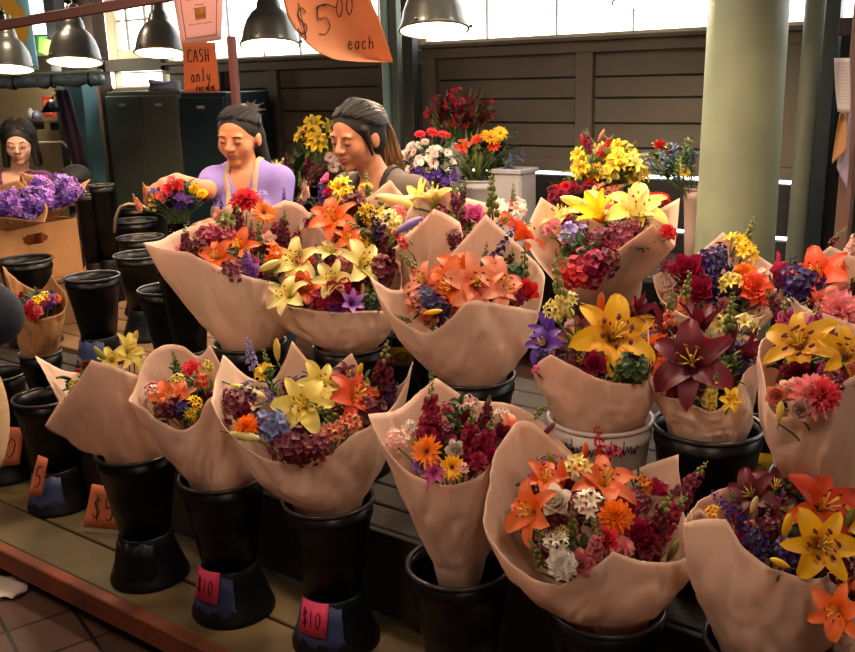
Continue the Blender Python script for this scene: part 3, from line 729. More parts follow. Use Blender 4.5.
stuff(mb.build('ponytail', pm('hairblond'), p2))
# the seated woman at the far left: shoulder length hair, glasses, purple V-neck
hp = at(19, 144, 5.7); sh = at(14, 177, 5.75)
def hair3(E, M, S):
    hair_base(E, M, S, .052)
    for x in (-1, 1): E.put(cap((x * .072, .012, .05), (x * .086, .0, -.12), .026, .022), .02, M)
    E.put(cap((0, .07, 0), (0, .07, -.12), .06, .04), .02, M)
def glasses(root, o, HM, TM, face, S):
    mb = MB()
    for x in (-1, 1):
        mb.tube([HM @ Vector((x * .032 + .019 * math.cos(a / 14 * 6.283), -.1, .004 + .013 * math.sin(a / 14 * 6.283))) for a in range(15)], .0016, 5)
        mb.tube([HM @ Vector((x * .05, -.1, .008)), HM @ Vector((x * .082, -.02, .006))], .0014, 5)
    mb.tube([HM @ Vector((-.013, -.1, .006)), HM @ Vector((.013, -.1, .006))], .0015, 5)
    mb.build('glasses', mat('dark_glasses_frame', '201818', .3), root)
person('woman with glasses and shoulder-length black hair in a purple V-neck blouse', hp, 14, 12, 0, sh, 8,
       [(at(-28, 228, 5.65), at(0, 236, 5.5), (.8, -.5, 0), (0, -.3, 1), 1, .4), (at(50, 226, 5.65), at(30, 236, 5.45), (-.8, -.5, 0), (0, -.3, 1), -1, .4)],
       SKIN3, mat('purple_blouse', '5a1650', .7, bump=.3, bscale=14), .95, .11, hair3, 1.12, glasses, h=.0075, comb=(((0, .1, 0),), dict(seed=5, n=160, fall=.16, r=(.09, .106, .092), wid=170)))
# someone bending down behind the buckets: only the top of a dark head and the ear show
hp = at(75, 186, 5.9); sh = at(84, 218, 6.0)
def hair4(E, M, S):
    E.put(ell((0, .02, .035), (.088, .106, .092)), .01, M); E.put(ell((0, .04, -.03), (.08, .08, .09)), .02, M); E.put(ell((0, -.1, -.03), (.07, .07, .07)), .01, M, True)
person('person bending low behind the black buckets, only the back of a dark-haired head showing', hp, -70, 25, 0, sh, -60,
       [(at(62, 250, 5.9), at(56, 270, 5.8), (-.5, -.3, -.8), (-1, 0, 0), 1, .4), (at(100, 250, 6.0), at(88, 270, 5.8), (-.5, -.3, -.8), (-1, 0, 0), -1, .4)],
       SKIN2, mat('dark_brown_shirt', '2c1c18', .8), 1.4, .04, hair4, 1.0, None, h=.009, comb=(((0, .1, -.02),), dict(seed=6, n=120, r=(.091, .109, .095))))
# a customer at the left edge: the elbow of a dark jacket and a tan bag
cp = at(-172, 330, 1.75); sh = Vector((cp.x, cp.y, 1.36)); hp = sh + Vector((0, 0, .22))
def hair5(E, M, S): hair_base(E, M, S)
person('customer at the left edge of the picture, only the elbow of a dark jacket showing', hp, -150, 5, 0, sh, -150,
       [(at(-8, 316, 1.74), at(-70, 345, 1.95), (-.8, .5, 0), (0, 0, 1), 1, .4), (sh + Vector((-.3, .1, -.3)), sh + Vector((-.3, .3, -.35)), (0, 1, 0), (0, 0, 1), -1, .4)],
       SKIN3, mat('dark_blue_jacket', '1e2430', .85, bump=.3, bscale=30), 1.9, .0, hair5, 1.05, None, h=.009)
bp = at(-32, 410, 1.74); mb = MB()
bg = thing('shoulder_bag', 'tan cloth shoulder bag with a rounded side at the left edge below the dark jacket', 'bag', bp)
bm_ = []
for i in range(13):
    t = i / 12; z = -.13 + .24 * t; w = .075 * math.sin(math.pi * (.12 + .8 * t)) ** .45; bm_.append((w, z))
mb.lathe([(0, -.13)] + bm_ + [(0, .11)], 28, 0, Matrix.Diagonal((.82, 1.5, 1, 1))); mb.build('pouch', mat('tan_canvas', 'b89468', .9, bump=.3, bscale=80), bg)
mb = MB(); mb.tube([(-.02, -.09, .09), (-.05, -.06, .3), (-.1, 0, .52), (-.05, .08, .3), (-.02, .09, .09)], .012, 8, flat=.3); mb.build('strap', mat('brown_strap', '6a4a30', .7), bg)
# ---------------------------------------------------------------- the setting
UVM = Matrix.Rotation(STALL, 4, 'Z')
def sbox(name, u0, u1, v0, v1, z0, z1, m, kind='structure', parent=None):
    mb = MB(); mb.box(((u0 + u1) / 2, (v0 + v1) / 2, (z0 + z1) / 2), (abs(u1 - u0), abs(v1 - v0), abs(z1 - z0)))
    o = mb.build(name, m, parent, smooth=False, M=UVM if parent is None else None)
    if kind: o['kind'] = kind
    return o
# floor tiles
mf = bpy.data.materials.new('brown_floor_tiles'); mf.use_nodes = True; N = mf.node_tree.nodes; L = mf.node_tree.links
tc = N.new('ShaderNodeTexCoord'); mp = N.new('ShaderNodeMapping'); mp.inputs['Rotation'].default_value = (0, 0, R(18)); br = N.new('ShaderNodeTexBrick')
br.offset = 0; br.inputs['Scale'].default_value = 1; br.inputs['Brick Width'].default_value = .2; br.inputs['Row Height'].default_value = .2; br.inputs['Mortar Size'].default_value = .006
br.inputs['Color1'].default_value = lin('6a4a3a'); br.inputs['Color2'].default_value = lin('584034'); br.inputs['Mortar'].default_value = lin('1c1412')
L.new(tc.outputs['Object'], mp.inputs[0]); L.new(mp.outputs[0], br.inputs['Vector']); L.new(br.outputs['Color'], N['Principled BSDF'].inputs['Base Color'])
N['Principled BSDF'].inputs['Roughness'].default_value = .45
bp_ = N.new('ShaderNodeBump'); bp_.inputs['Strength'].default_value = .5; bp_.inputs['Distance'].default_value = .01; bp_.invert = True; L.new(br.outputs['Fac'], bp_.inputs['Height']); L.new(bp_.outputs[0], N['Principled BSDF'].inputs['Normal'])
sbox('floor', -11, 4.5, -3, 6.5, -.1, 0, mf)
M_CEIL = mat('dark_ceiling_paint', '3a3630', .8); M_SIDE = mat('market_wall_paint', '5a5044', .8)
sbox('ceiling', -11, 4.5, -3, 4.95, 3.3, 3.4, M_CEIL)
sbox('wall_front', -11, 4.5, -3.1, -3, 0, 3.3, M_SIDE); sbox('wall_right', 4.4, 4.5, -3, 4.95, 0, 3.3, M_SIDE); sbox('wall_left', -11.1, -11, -3, 4.95, 0, 3.3, M_SIDE)
VW = 4.6
def uw(px, py=60, v=VW): return u_of(onv(px, py, v))
ZT = 1.76
M_BOARD = mat('olive_brown_painted_boards', '665e52', .7, var=.2, vscale=2.5, bump=.35, bscale=9)
M_BOARDD = mat('dark_brown_painted_boards', '564d44', .7, var=.25, vscale=2.5, bump=.3, bscale=9)
def boards(name, u0, u1, z0, z1, m, stiles, rows):
    mb = MB(); zs = [z0 + .02] + rows + [z1 - .05]
    for a, b in zip(zs[:-1], zs[1:]): mb.box(((u0 + u1) / 2, VW + .04, (a + b) / 2), (u1 - u0, .03, b - a - .008))
    mb.box(((u0 + u1) / 2, VW + .065, (z0 + z1) / 2), (u1 - u0, .02, z1 - z0))
    mb.box(((u0 + u1) / 2, VW + .015, z1 - .03), (u1 - u0, .055, .06)); mb.box(((u0 + u1) / 2, VW + .015, z0 + .03), (u1 - u0, .055, .06))
    for s in stiles: mb.box((s, VW + .012, (z0 + z1) / 2), (.1, .05, z1 - z0 - .12))
    mb.box(((u0 + u1) / 2, VW + .0, z1 + .01), (u1 - u0, .09, .022))
    return struct(mb.build(name, m, None, smooth=False, M=UVM))
uA, uB, uC, uD = uw(165), uw(384), uw(422), uw(809)
zs1 = onv(550, 173, VW).z; zs2 = onv(684, 232, VW).z
rows = [onv(640, y, VW).z for y in (149, 124, 98, 76)]
boards('wall_back_right', uC, uD, zs1 + .012, ZT, M_BOARD, [uC + .05, uw(585), uD - .05], [r for r in rows if r > zs1 + .06])
boards('wall_back_middle', uA, uC - .015, .02, ZT - .03, M_BOARDD, [uw(215), uw(271), uw(385)], [.3, .55, .8, 1.0, 1.2, 1.4, 1.55])
sbox('wall_back_lower', uC, uD, VW, VW + .06, zs2 + .012, zs1 - .012, mat('black_boards', '1c1a18', .7)); sbox('wall_back_base', uC, uD, VW, VW + .06, 0, zs2 - .012, mat('black_boards', '1c1a18', .7))
sbox('wall_back_left', uw(104), uA, VW, VW + .06, 0, 1.58, M_BOARDD)
sbox('wall_back_far_left', -11, uw(104), VW, VW + .06, 0, 1.6, mat('cream_stall_wall', 'b8a078', .8))
sbox('trim_1', uw(104), uA, VW - .04, VW + .04, 1.70, 1.79, mat('dark_beam', '2c2622', .7))
sbox('wall_back_upper', -11, 4.4, VW, VW + .1, 2.9, 3.3, M_BOARDD)
# windows above the boards: frame, thin glazing bars, panes
M_GLASS = bpy.data.materials.new('window_glass'); M_GLASS.use_nodes = True; N = M_GLASS.node_tree.nodes; L = M_GLASS.node_tree.links; N.remove(N['Principled BSDF'])
g1 = N.new('ShaderNodeBsdfTransparent'); g2 = N.new('ShaderNodeBsdfGlossy'); g2.inputs['Roughness'].default_value = .05; g3 = N.new('ShaderNodeMixShader'); g3.inputs[0].default_value = .05
L.new(g1.outputs[0], g3.inputs[1]); L.new(g2.outputs[0], g3.inputs[2]); L.new(g3.outputs[0], N['Material Output'].inputs[0])
M_CREAM = mat('cream_window_paint', 'd8ccb0', .6); M_BAR = mat('thin_steel_glazing_bar', '8a8478', .5)
def window(i, u0, u1, z0, z1, du, dz, fr=.05, bar=.012, fm=None):
    o = empty('window_%d' % i); o.matrix_basis = UVM; o['kind'] = 'structure'
    mb = MB()
    for u in (u0 + fr / 2, u1 - fr / 2): mb.box((u, VW + .03, (z0 + z1) / 2), (fr, .06, z1 - z0))
    for z in (z0 + fr * .3, z1 - fr / 2): mb.box(((u0 + u1) / 2, VW + .03, z), (u1 - u0, .05, fr * .6))
    mb.build('window_frame', fm or M_CREAM, o, smooth=False)
    mb = MB(); n = int((u1 - u0) / du); k = int((z1 - z0) / dz)
    for a in range(1, n): mb.box((u0 + (u1 - u0) * a / n, VW + .03, (z0 + z1) / 2), (bar, .02, z1 - z0 - fr))
    for a in range(1, k): mb.box(((u0 + u1) / 2, VW + .03, z0 + (z1 - z0) * a / k), (u1 - u0 - fr, .02, bar))
    mb.build('glazing_bars', M_BAR, o, smooth=False)
    mb = MB(); mb.box(((u0 + u1) / 2, VW + .035, (z0 + z1) / 2), (u1 - u0 - fr, .004, z1 - z0 - fr)); mb.build('window_pane', M_GLASS, o, smooth=False)
window(1, uw(106, 30), uA, 1.79, 2.9, .18, .24, .11); window(2, uA, uC, ZT - .02, 2.9, .3, .4, .04, .008); window(3, uC, uD, ZT + .02, 2.9, .42, .5, .03, .007)
window(4, uw(20, 30), uw(86, 30), 1.85, 2.9, 1.2, .6, .06); window(5, uw(112), uw(162), 1.58, 1.70, .5, .3, .02)
sbox('wall_back_left_upper', -11, uw(20, 30), VW, VW + .06, 1.6, 2.9, mat('dark_board', '302a26', .8)); sbox('trim_2', uw(20, 30), uw(86, 30), VW, VW + .06, 1.6, 1.85, M_SIDE)  # plain dark brown boards at the far left
sbox('wall_back_far_right', uw(834), 4.4, VW, VW + .06, 0, 1.75, mat('black_boards', '1c1a18', .7)); window(6, uD + .03, 4.3, 1.78, 2.9, .6, .6, .04)
sbox('trim_3', uw(86, 30), uw(104, 30), VW - .1, VW + .02, 0, 2.95, mat('brown_post_paint', '4a3830', .7))
# columns
def column(label, px, D, r0, r1, z1, m, seg=40, flutes=0):
    p = at(px, 150, D); o = thing('column', label, 'column', (p.x, p.y, 0))
    mb = MB(); mb.lathe([(r0 * 1.0, .03), (r0, .2), ((r0 + r1) / 2, 1.6), (r1, z1)], seg); mb.build('shaft', m, o)
    mb = MB(); mb.lathe([(0, 0), (r0 * 1.18, 0), (r0 * 1.18, .03), (r0 * 1.1, .05), (0, .05)], seg); mb.build('base_ring', m, o); return o
M_PILLAR = mat('pale_green_pillar_paint', '949c7c', .55, vscale=2.2, col2='747c68', bump=.12, bscale=12)
column('thick pale green wooden pillar between the yellow flower bucket and the right edge', 740, 3.6, .157, .132, 3.3, M_PILLAR)
column('slimmer grey-green round column behind the thick pale green pillar on its right', 806, 4.25, .055, .048, 3.3, mat('grey_green_column_paint', '6c7264', .5, vscale=3))
def post(label, px, D, w, d, m, z1=3.3, rz=STALL, py=150):
    p = at(px, py, D); o = thing('post', label, 'post', (p.x, p.y, 0), rz)
    mb = MB(); mb.box((0, 0, z1 / 2), (w, d, z1)); mb.build('shaft', m, o, smooth=False); mb = MB(); mb.box((0, 0, .02), (w * 1.5, d * 1.5, .04)); mb.build('foot_plate', m, o, smooth=False); return o
M_DTEAL = mat('dark_teal_steel', '26333a', .4); M_TEAL = mat('teal_steel', '5f8f9a', .45, vscale=3); M_GRST = mat('green_grey_steel', '5f6c60', .45)
post('dark teal square post just left of the papers hanging at the right edge', 823, 4.1, .062, .06, M_DTEAL)
column('light teal steel pipe directly left of the domed lamp near the middle', 389, 5.62, .024, .024, 3.3, mat('light_teal_pipe', '8fb4b4', .35), 20)
post('green-grey square steel post behind the ponytailed seller', 399, 5.62, .06, .05, M_GRST)
post('dark steel post at the left end of the olive board wall', 413, 5.5, .075, .06, mat('dark_steel', '2a2e2c', .45))
post('light teal square post left of the grey lockers', 92, 6.75, .19, .12, M_TEAL, 1.64, py=180)
post('dark post between the purple cloth and the light teal post', 72, 7.35, .13, .1, mat('near_black_post', '15181a', .6), 3.3)
post('reddish wooden upright behind the younger seller, a short hook at its top', 236, 4.15, .034, .03, mat('reddish_wood', '5e3028', .6), at(236, 36, 4.15).z, py=100)
# the frame and papers at the right edge
post('grey steel door post at the right edge behind the hanging papers', 850, 3.4, .05, .05, mat('worn_brown_steel', '7a5a50', .5))
sbox('trim_4', u_of(at(838, 26, 3.5)), 3, v_of(at(838, 26, 3.5)), v_of(at(838, 26, 3.5)) + .05, at(840, 36, 3.5).z, at(840, 18, 3.5).z, mat('dark_beam', '2c2622', .7))
def sheet(name, label, pts, D, m, cat='paper', bend=.012, group=None, thick=.0012, n=10, back=0):
    """a hanging sheet through four picture corners tl,tr,br,bl"""
    c = [at(p[0], p[1], D + (p[2] if len(p) > 2 else 0)) for p in pts]; o = c[0].copy(); mb = MB(); vs = []; ts = []
    for j in range(n + 1):
        for i in range(n + 1):
            s, t = i / n, j / n; p = c[0].lerp(c[1], s).lerp(c[3].lerp(c[2], s), t)
            p.y += bend * math.sin(s * 2.6 + t * 2) ; vs.append(p - o); ts.append(t)
    fs = [(j * (n + 1) + i, j * (n + 1) + i + 1, (j + 1) * (n + 1) + i + 1, (j + 1) * (n + 1) + i) for j in range(n) for i in range(n)]
    mb.add(vs, fs, 0, None, ts); ob = link(name, mb.mesh(name, m)); ob.location = o
    s_ = ob.modifiers.new('s', 'SOLIDIFY'); s_.thickness = thick
    if label: tag(ob, label, cat, group)
    def S(s, t, off=.0015):
        p = c[0].lerp(c[1], s).lerp(c[3].lerp(c[2], s), t); p.y += bend * math.sin(s * 2.6 + t * 2) - off; return p - o
    return ob, S
M_SHEET = mat('white_notice_paper', 'd8d0d0', .7, var=.03, trans=.25)
nt_, S = sheet('notice_paper', 'white printed notice hanging at the right edge beside the dark teal post', [(834, 58), (851, 58), (849, 113), (839, 112)], 3.3, M_SHEET)
handwrite([[(x0, y), (x0 + .15, y + .004), (x1, y)] for y in [.1 + .06 * i for i in range(13)] for x0, x1 in ((.2, .85),)], lambda a, b: S(a, b), .0006, 'printed_lines', mat('grey_print', '9a9298', .7), nt_)
sheet('kraft_paper_strip', 'torn brown paper strip hanging below the white notice at the right edge', [(840, 113), (848, 112), (845, 150), (833, 165)], 3.32, M_KRAFT)
sheet('notice_paper', 'narrow lilac paper strip hanging beside the torn brown strip at the right edge', [(846, 110), (852, 108), (846, 190), (838, 168)], 3.34, mat('lilac_paper', 'b0a0b8', .7, trans=.2))
# lockers
def locker(label, pxa, pxb, pytop, m, v=4.15, doors=2):
    a = onv(pxa, pytop, v); b = onv(pxb, pytop, v); ua, ub = u_of(a), u_of(b); z = a.z
    p = uv((ua + ub) / 2, v); o = thing('locker', label, 'locker', (p.x, p.y, 0), STALL); w = ub - ua
    mb = MB(); mb.box((0, .2, z / 2), (w, .38, z)); mb.build('cabinet_body', m, o, smooth=False)
    for i in range(doors):
        x = -w / 2 + w * (i + .5) / doors; mb = MB(); mb.box((x, -.001, z / 2 + .01), (w / doors - .012, .02, z - .08)); d = mb.build('door', m, o, smooth=False)
        mb = MB(); mb.box((x, -.014, z - .09), (.07, .006, .018)); mb.build('label_holder', mat('pale_metal', 'a09c90', .4), d, smooth=False)
        mb = MB(); mb.box((x + w / doors * .38, -.018, z * .55), (.015, .015, .09)); mb.build('handle', mat('pale_metal', 'a09c90', .4), d, smooth=False)
M_LOCK = mat('grey_green_locker_paint', '42463e', .45, vscale=2)
locker('grey-green two-door metal locker right of the light teal post', 105, 178, 92, M_LOCK); locker('dark teal metal cabinet under the orange cash sign', 179, 224, 93, mat('dark_teal_cabinet_paint', '14262c', .4), 4.1, 1)
sc = sheet('cloth_bundle', 'bluish grey crumpled cloth lying on top of the grey-green locker', [(148, 79), (180, 84), (184, 93), (148, 92)], 6.5, mat('blue_grey_cloth', '6a6470', .9), 'cloth', .05, thick=.03)
# left stall behind
def thing_mesh(name, label, cat, mb, m, loc=(0, 0, 0), rz=0, smooth=True, group=None):
    o = mb.build(name, m, None, smooth); o.location = loc; o.rotation_euler = (0, 0, rz); return tag(o, label, cat, group)
p = at(42, 121, 7.6); sh_ = thing('wall_shelf', 'dark wall shelf on the cream wall above the woman in purple', 'shelf', p, STALL)
mb = MB(); mb.box((0, 0, 0), (.38, .2, .025)); mb.build('board', mat('dark_wood', '3a2a20', .6), sh_, smooth=False)
for x in (-.14, .14): mb = MB(); mb.box((x, .04, -.04), (.02, .12, .06)); mb.build('bracket', mat('dark_wood', '3a2a20', .6), sh_, smooth=False)
for i, (x, c_, r_, h_) in enumerate(((-.11, '8a8c98', .03, .09), (-.03, '5c6078', .035, .07))):
    mb = MB(); mb.lathe([(0, 0), (r_, 0), (r_, h_ * .7), (r_ * .4, h_ * .85), (r_ * .4, h_), (0, h_)], 16); q = p + UVM.to_3x3() @ Vector((x, -.02, .0125)); thing_mesh('jar', ('pale grey jar' if i == 0 else 'blue-grey jar') + ' on the dark wall shelf', 'jar', mb, mat('jar' + str(i), c_, .4), q)
p = at(49, 107, 7.62); o = thing('framed_picture', 'small red framed picture on the cream wall above the shelf', 'picture', p, STALL)
mb = MB(); mb.box((0, 0, 0), (.14, .02, .16)); mb.build('frame', mat('red_frame', 'b02c20', .5), o, smooth=False); mb = MB(); mb.box((0, -.012, 0), (.09, .006, .11)); mb.build('print', mat('rust_print', 'c86a48', .6), o, smooth=False)
mb = MB(); mb.lathe([(.012, .09), (.03, .08), (.085, .0), (.082, 0), (.027, .077)], 20); p = at(53, 112, 7.1); lo_ = thing('desk_lamp', 'black cone-shaped desk lamp beside the red picture', 'lamp', p); mb.build('shade', M_BLACK, lo_)
mb = MB(); mb.tube([(0, 0, .09), (.03, .02, .14), (.12, .1, .02), (.1, .16, -.6), (.1, .16, -p.z)], .008, 8); mb.build('arm', M_BLACK, lo_); mb = MB(); mb.lathe([(0, 0), (.09, 0), (.09, .02), (0, .03)], 20, 0, Matrix.Translation((.1, .16, -p.z))); mb.build('base', M_BLACK, lo_)
mb = MB()
for i in range(9): mb.tube([(.0 + .009 * i, .012 * math.sin(i * 1.3), 0), (.02 + .011 * i, .02 * math.sin(i * 1.1), -.3), (.07 + .009 * i, .02 * math.cos(i), -.62)], .012, 6)
thing_mesh('hanging_cloth', 'dark purple cloth hanging from the pipe left of the dark post', 'cloth', mb, mat('dark_purple_cloth', '2c1828', .9), at(57, 90, 6.4))
p = at(48, 168, 7.0); o = thing('metal_chair', 'pale metal chair back showing behind the woman in purple', 'chair', (p.x, p.y, 0), .3); M_PM = mat('pale_tube_metal', 'a8987c', .35, metal=.6)
mb = MB(); z = at(48, 143, 7.0).z; mb.tube([(-.2, 0, .45), (-.2, .02, z - .06), (-.15, .02, z), (.12, .02, z), (.17, .02, z - .06), (.17, 0, .45)], .012, 8); mb.build('backrest', M_PM, o)
mb = MB(); mb.box((-.015, -.2, .45), (.4, .4, .03)); mb.build('seat', M_PM, o)
for x in (-.19, .16):
    for y in (-.38, -.02): mb = MB(); mb.tube([(x, y, .44), (x, y, 0)], .012, 8); mb.build('leg', M_PM, o)
# pipe with rolled tarpaulin, blue sign with a yellow disc
a = at(-70, 86, 6.2); b = at(103, 79, 6.0); o = thing('tarpaulin_roll', 'long roll of grey-teal tarpaulin tied along a pipe under the left lamps', 'tarpaulin', a)
mb = MB(); rg = random.Random(2); n = 40
mb.tube([(b - a) * (i / n) + Vector((0, 0, .006 * math.sin(i * .9))) for i in range(n + 1)], [.036 + .007 * math.sin(i * 1.7) + rg.uniform(-.003, .003) for i in range(n + 1)], 12); mb.build('rolled_sheet', mat('grey_teal_tarpaulin', '4c6068', .35, bump=.6, bscale=25), o)
mb = MB(); mb.tube([Vector((0, 0, .045)), (b - a) + Vector((0, 0, .045))], .012, 8); mb.build('pipe', M_GRST, o)
for t in (.5, .72, .93): mb = MB(); q = (b - a) * t; mb.lathe([(.043, -.008), (.047, 0), (.043, .008)], 14, 0, Matrix.Translation(q) @ Matrix.Rotation(R(90), 4, 'Y')); mb.build('tie', M_STAND, o)
sg, S = sheet('painted_sign', 'light blue painted sign with a yellow disc at the top left corner', [(-70, -60), (20, -60), (39, 70), (-60, 78)], 6.6, mat('light_blue_sign_paint', '7ab4c4', .5, var=.05), 'sign', 0, thick=.02)
mb = MB(); cc = S(.6, .64, .025); vs = [cc] + [S(.6 + .38 * math.cos(a / 40 * 6.283), .64 + .26 * math.sin(a / 40 * 6.283), .025) for a in range(40)]; mb.add(vs, [(0, 1 + i, 1 + (i + 1) % 40) for i in range(40)]); mb.build('yellow_disc', mat('yellow_sign_paint', 'e8b020', .5, var=.04), sg)
mb = MB(); vs = [S(.45 + .2 * math.cos(a / 12 * 6.283) * (1 + .3 * (a % 2)), .56 + .08 * math.sin(a / 12 * 6.283) * (1 + .3 * (a % 2)), .03) for a in range(12)]; mb.add([sum(vs, Vector()) / 12] + vs, [(0, 1 + i, 1 + (i + 1) % 12) for i in range(12)]); mb.build('red_shape', mat('red_sign_paint', 'c03c20', .5), sg)
p = at(50, 46, 7.4); mb = MB(); mb.box((0, 0, 0), (.14, .1, .12), 0, Matrix.Rotation(.25, 4, 'Y')); thing_mesh('box', 'bright green box on the sill behind the second lamp', 'box', mb, mat('bright_green_card', '58c83c', .6), p, STALL, False)
mb = MB(); mb.box((0, 0, 0), (.12, .1, .14)); thing_mesh('box', 'dark green box left of the bright green box', 'box', mb, mat('dark_green_card', '2c4a34', .6), at(40, 44, 7.5), STALL, False)
# ---------------------------------------------------------------- lamps
M_SHADE = mat('grey_enamel_shade', '3a3b34', .35, vscale=4, coat=.2); M_INNER = mat('white_enamel', 'f0e2c4', .4); M_RAIL = mat('red_brown_rail', '5c342c', .6)
M_BULB = mat('lit_bulb', 'ffe0a8', .4, var=.01, emit=14)
ra = at(-60, 36, 4.7); rb_ = at(330, -32, 4.2); o = thing('lamp_rail', 'red-brown rail running up across the top left corner above the lamps', 'rail', ra); d = rb_ - ra
mb = MB(); q = d.to_track_quat('X', 'Z').to_matrix().to_4x4(); mb.box((d.length / 2, 0, 0), (d.length, .03, .045), 0, q); mb.build('bar', M_RAIL, o, smooth=False)
mb = MB(); mb.tube([(0, 0, 0), (0, 0, 3.3 - ra.z)], .012); mb.tube([d, d + Vector((0, 0, 3.3 - rb_.z))], .012); mb.build('hanger', M_RAIL, o)
def lamp(label, px, pyb, wpx, D, energy, glow=1):
    p = at(px, pyb, D); s = wpx / (F / (D / .97)) / .28
    o = thing('pendant_lamp', label, 'lamp', p, 0, 'domed lamps over the stall')
    out = [(.026, .30), (.034, .285), (.036, .235), (.05, .215), (.058, .19), (.06, .17), (.085, .15), (.108, .115), (.125, .07), (.133, .03), (.14, .012), (.14, 0)]
    mb = MB(); mb.lathe([(r * s, z * s) for r, z in out], 40); so = mb.build('shade', M_SHADE, o)
    mb = MB(); mb.lathe([(r * s * .975 - .001, z * s - .0005 if i < 11 else 0) for i, (r, z) in enumerate(out)], 40); mb.lathe([(0, .215 * s), (.05 * s, .214 * s)], 24); mb.build('inner_reflector', M_INNER, so)
    mb = MB(); mb.lathe([(.139 * s, -.004), (.145 * s, -.002), (.145 * s, .006), (.139 * s, .008)], 40, closed=True)
    for a in (0, 2.1, 4.2): mb.ball((.15 * s * math.cos(a), .15 * s * math.sin(a), .012), .008)
    mb.build('rim', M_SHADE, so)
    mb = MB(); mb.lathe([(0, .08 * s), (.02 * s, .082 * s), (.034 * s, .105 * s), (.03 * s, .135 * s), (.015 * s, .16 * s), (.014 * s, .2 * s), (0, .2 * s)], 18); mb.build('bulb', M_BULB, o)
    for k_ in (so, o.children[-1] if o.children else so): pass
    so.rotation_euler = (R(-11), 0, 0)
    bu_ = [c_ for c_ in bpy.data.objects if c_.parent == o and c_.name.startswith('bulb')][0]; bu_.rotation_euler = (R(-11), 0, 0)
    mb = MB(); mb.lathe([(0, .33 * s), (.016 * s, .33 * s), (.022 * s, .3 * s), (0, .29 * s)], 16); mb.tube([(0, 0, .3 * s), (0, 0, 3.3 - p.z)], .006); mb.build('cord', M_BLACK, o)
    l = bpy.data.lights.new('bulb_light', 'POINT'); l.energy = energy; l.color = (1, .74, .5); l.shadow_soft_size = .03
    lo = bpy.data.objects.new('bulb_light', l); COL.objects.link(lo); lo.location = p + Vector((0, 0, .05 * s))
lamp('domed grey lamp at the left end of the row, before the blue sign', 8, 69, 46, 5.2, 14); lamp('domed grey lamp second from the left, a pink glint on its neck', 75, 62, 49, 5.0, 14)
lamp('domed grey lamp left of the pink notice and orange cash sign', 160, 53, 46, 5.0, 14); lamp('domed grey lamp between the orange cash sign and the large orange price sign', 270, 45, 54, 4.5, 16)
lamp('large domed lamp right of the orange price sign, in front of the bright window', 434, 30, 64, 3.9, 18); lamp('lamp with only its bottom rim showing at the top edge left of the thick pillar', 640, 1, 50, 4.0, 16)
# ---------------------------------------------------------------- hanging signs
M_OSIGN = mat('orange_kraft_sign', 'd4946a', .75, var=.1, vscale=30, trans=.45)
pl = [(283, 0), (287, 16), (295, 30), (306, 43), (318, 53), (335, 60), (360, 62), (393, 62.5)]; pr = [(371, 0), (374, 8), (379, 18), (383, 30), (387, 42), (390, 52), (392, 58), (393, 62.5)]
def PS(s, t):   # sheet spanned between the two traced edges, extended upward past the frame
    if t < .3: a = (283 - (.3 - t) * 20, (t - .3) * 230); b = (371 - (.3 - t) * 30, (t - .3) * 230)
    else:
        q = (t - .3) / .7 * 7; i = min(6, int(q)); f = q - i
        a = tuple(pl[i][k] * (1 - f) + pl[i + 1][k] * f for k in (0, 1)); b = tuple(pr[i][k] * (1 - f) + pr[i + 1][k] * f for k in (0, 1))
    x = a[0] * (1 - s) + b[0] * s; y = a[1] * (1 - s) + b[1] * s; return x, y, 2.9 + .035 * math.sin(s * 3) - .05 * (1 - s) ** 2 * max(0, t - .3)
o0 = at(330, -60, 2.9); mb = MB(); n = 28; vs = []
for j in range(n + 1):
    for i in range(n + 1):
        x, y, D = PS(i / n, j / n); vs.append(at(x, y, D) - o0)
mb.add(vs, [(j * (n + 1) + i, j * (n + 1) + i + 1, (j + 1) * (n + 1) + i + 1, (j + 1) * (n + 1) + i) for j in range(n) for i in range(n)])
sg = link('price_sign', mb.mesh('price_sign', M_OSIGN)); sg.location = o0; tag(sg, 'large curled orange paper sign reading $5.00 each, hanging at the top', 'sign'); s_ = sg.modifiers.new('s', 'SOLIDIFY'); s_.thickness = .001
PG = np.array([PS(i / 60, j / 80) for j in range(81) for i in range(61)])
def onS(x, y):
    k = np.argsort((PG[:, 0] - x) ** 2 + (PG[:, 1] - y) ** 2)[:4]; return at(x, y, float(PG[k, 2].mean()) - .004) - o0
st = strokes('$', 298, 36, 16, -30, 0); st = [[(x + (37 - y) * -.12, y) for x, y in q] for q in st]
st += strokes('5', 315, 34, 21, -28); st += strokes('0', 335, 17, 10, -19) + strokes('0', 345, 15, 10, -19); st += [[(316, 8), (325, 4), (336, 8)]]
st += strokes('each', 347, 49, 7, -13)
handwrite(st, onS, .0016, 'writing', M_INK, sg)
cs, S = sheet('cash_sign', 'small orange card reading CASH only PAY HERE below the pink notice', [(182, 43), (215, 42), (220, 92), (184, 93)], 3.0, mat('orange_card_sign', 'dc8c58', .7, var=.08, trans=.45), 'sign', .006)
handwrite(strokes('CASH', .13, -.38, .17, .25) + strokes('only', .2, -.78, .15, .24) + strokes('PAY', .34, -.97, .08, .085) + strokes('HERE', .62, -.96, .072, .085), lambda a, b: S(a, -b), .0017, 'writing', M_INK, cs)
ns, S = sheet('notice_sign', 'pink printed notice with a small yellow picture hanging above the orange cash sign', [(165, -45), (225, -48), (222, 40), (181, 46)], 3.02, mat('pink_notice_paper', 'f2ccc4', .7, var=.03, trans=.5), 'sign', .008)
handwrite([[(.14, .02), (.14, .93)], [(.14, .93), (.87, .93)], [(.87, .93), (.87, .02)]], lambda a, b: S(a, b), .0011, 'border_line', mat('brown_print', '5a3030', .7), ns)
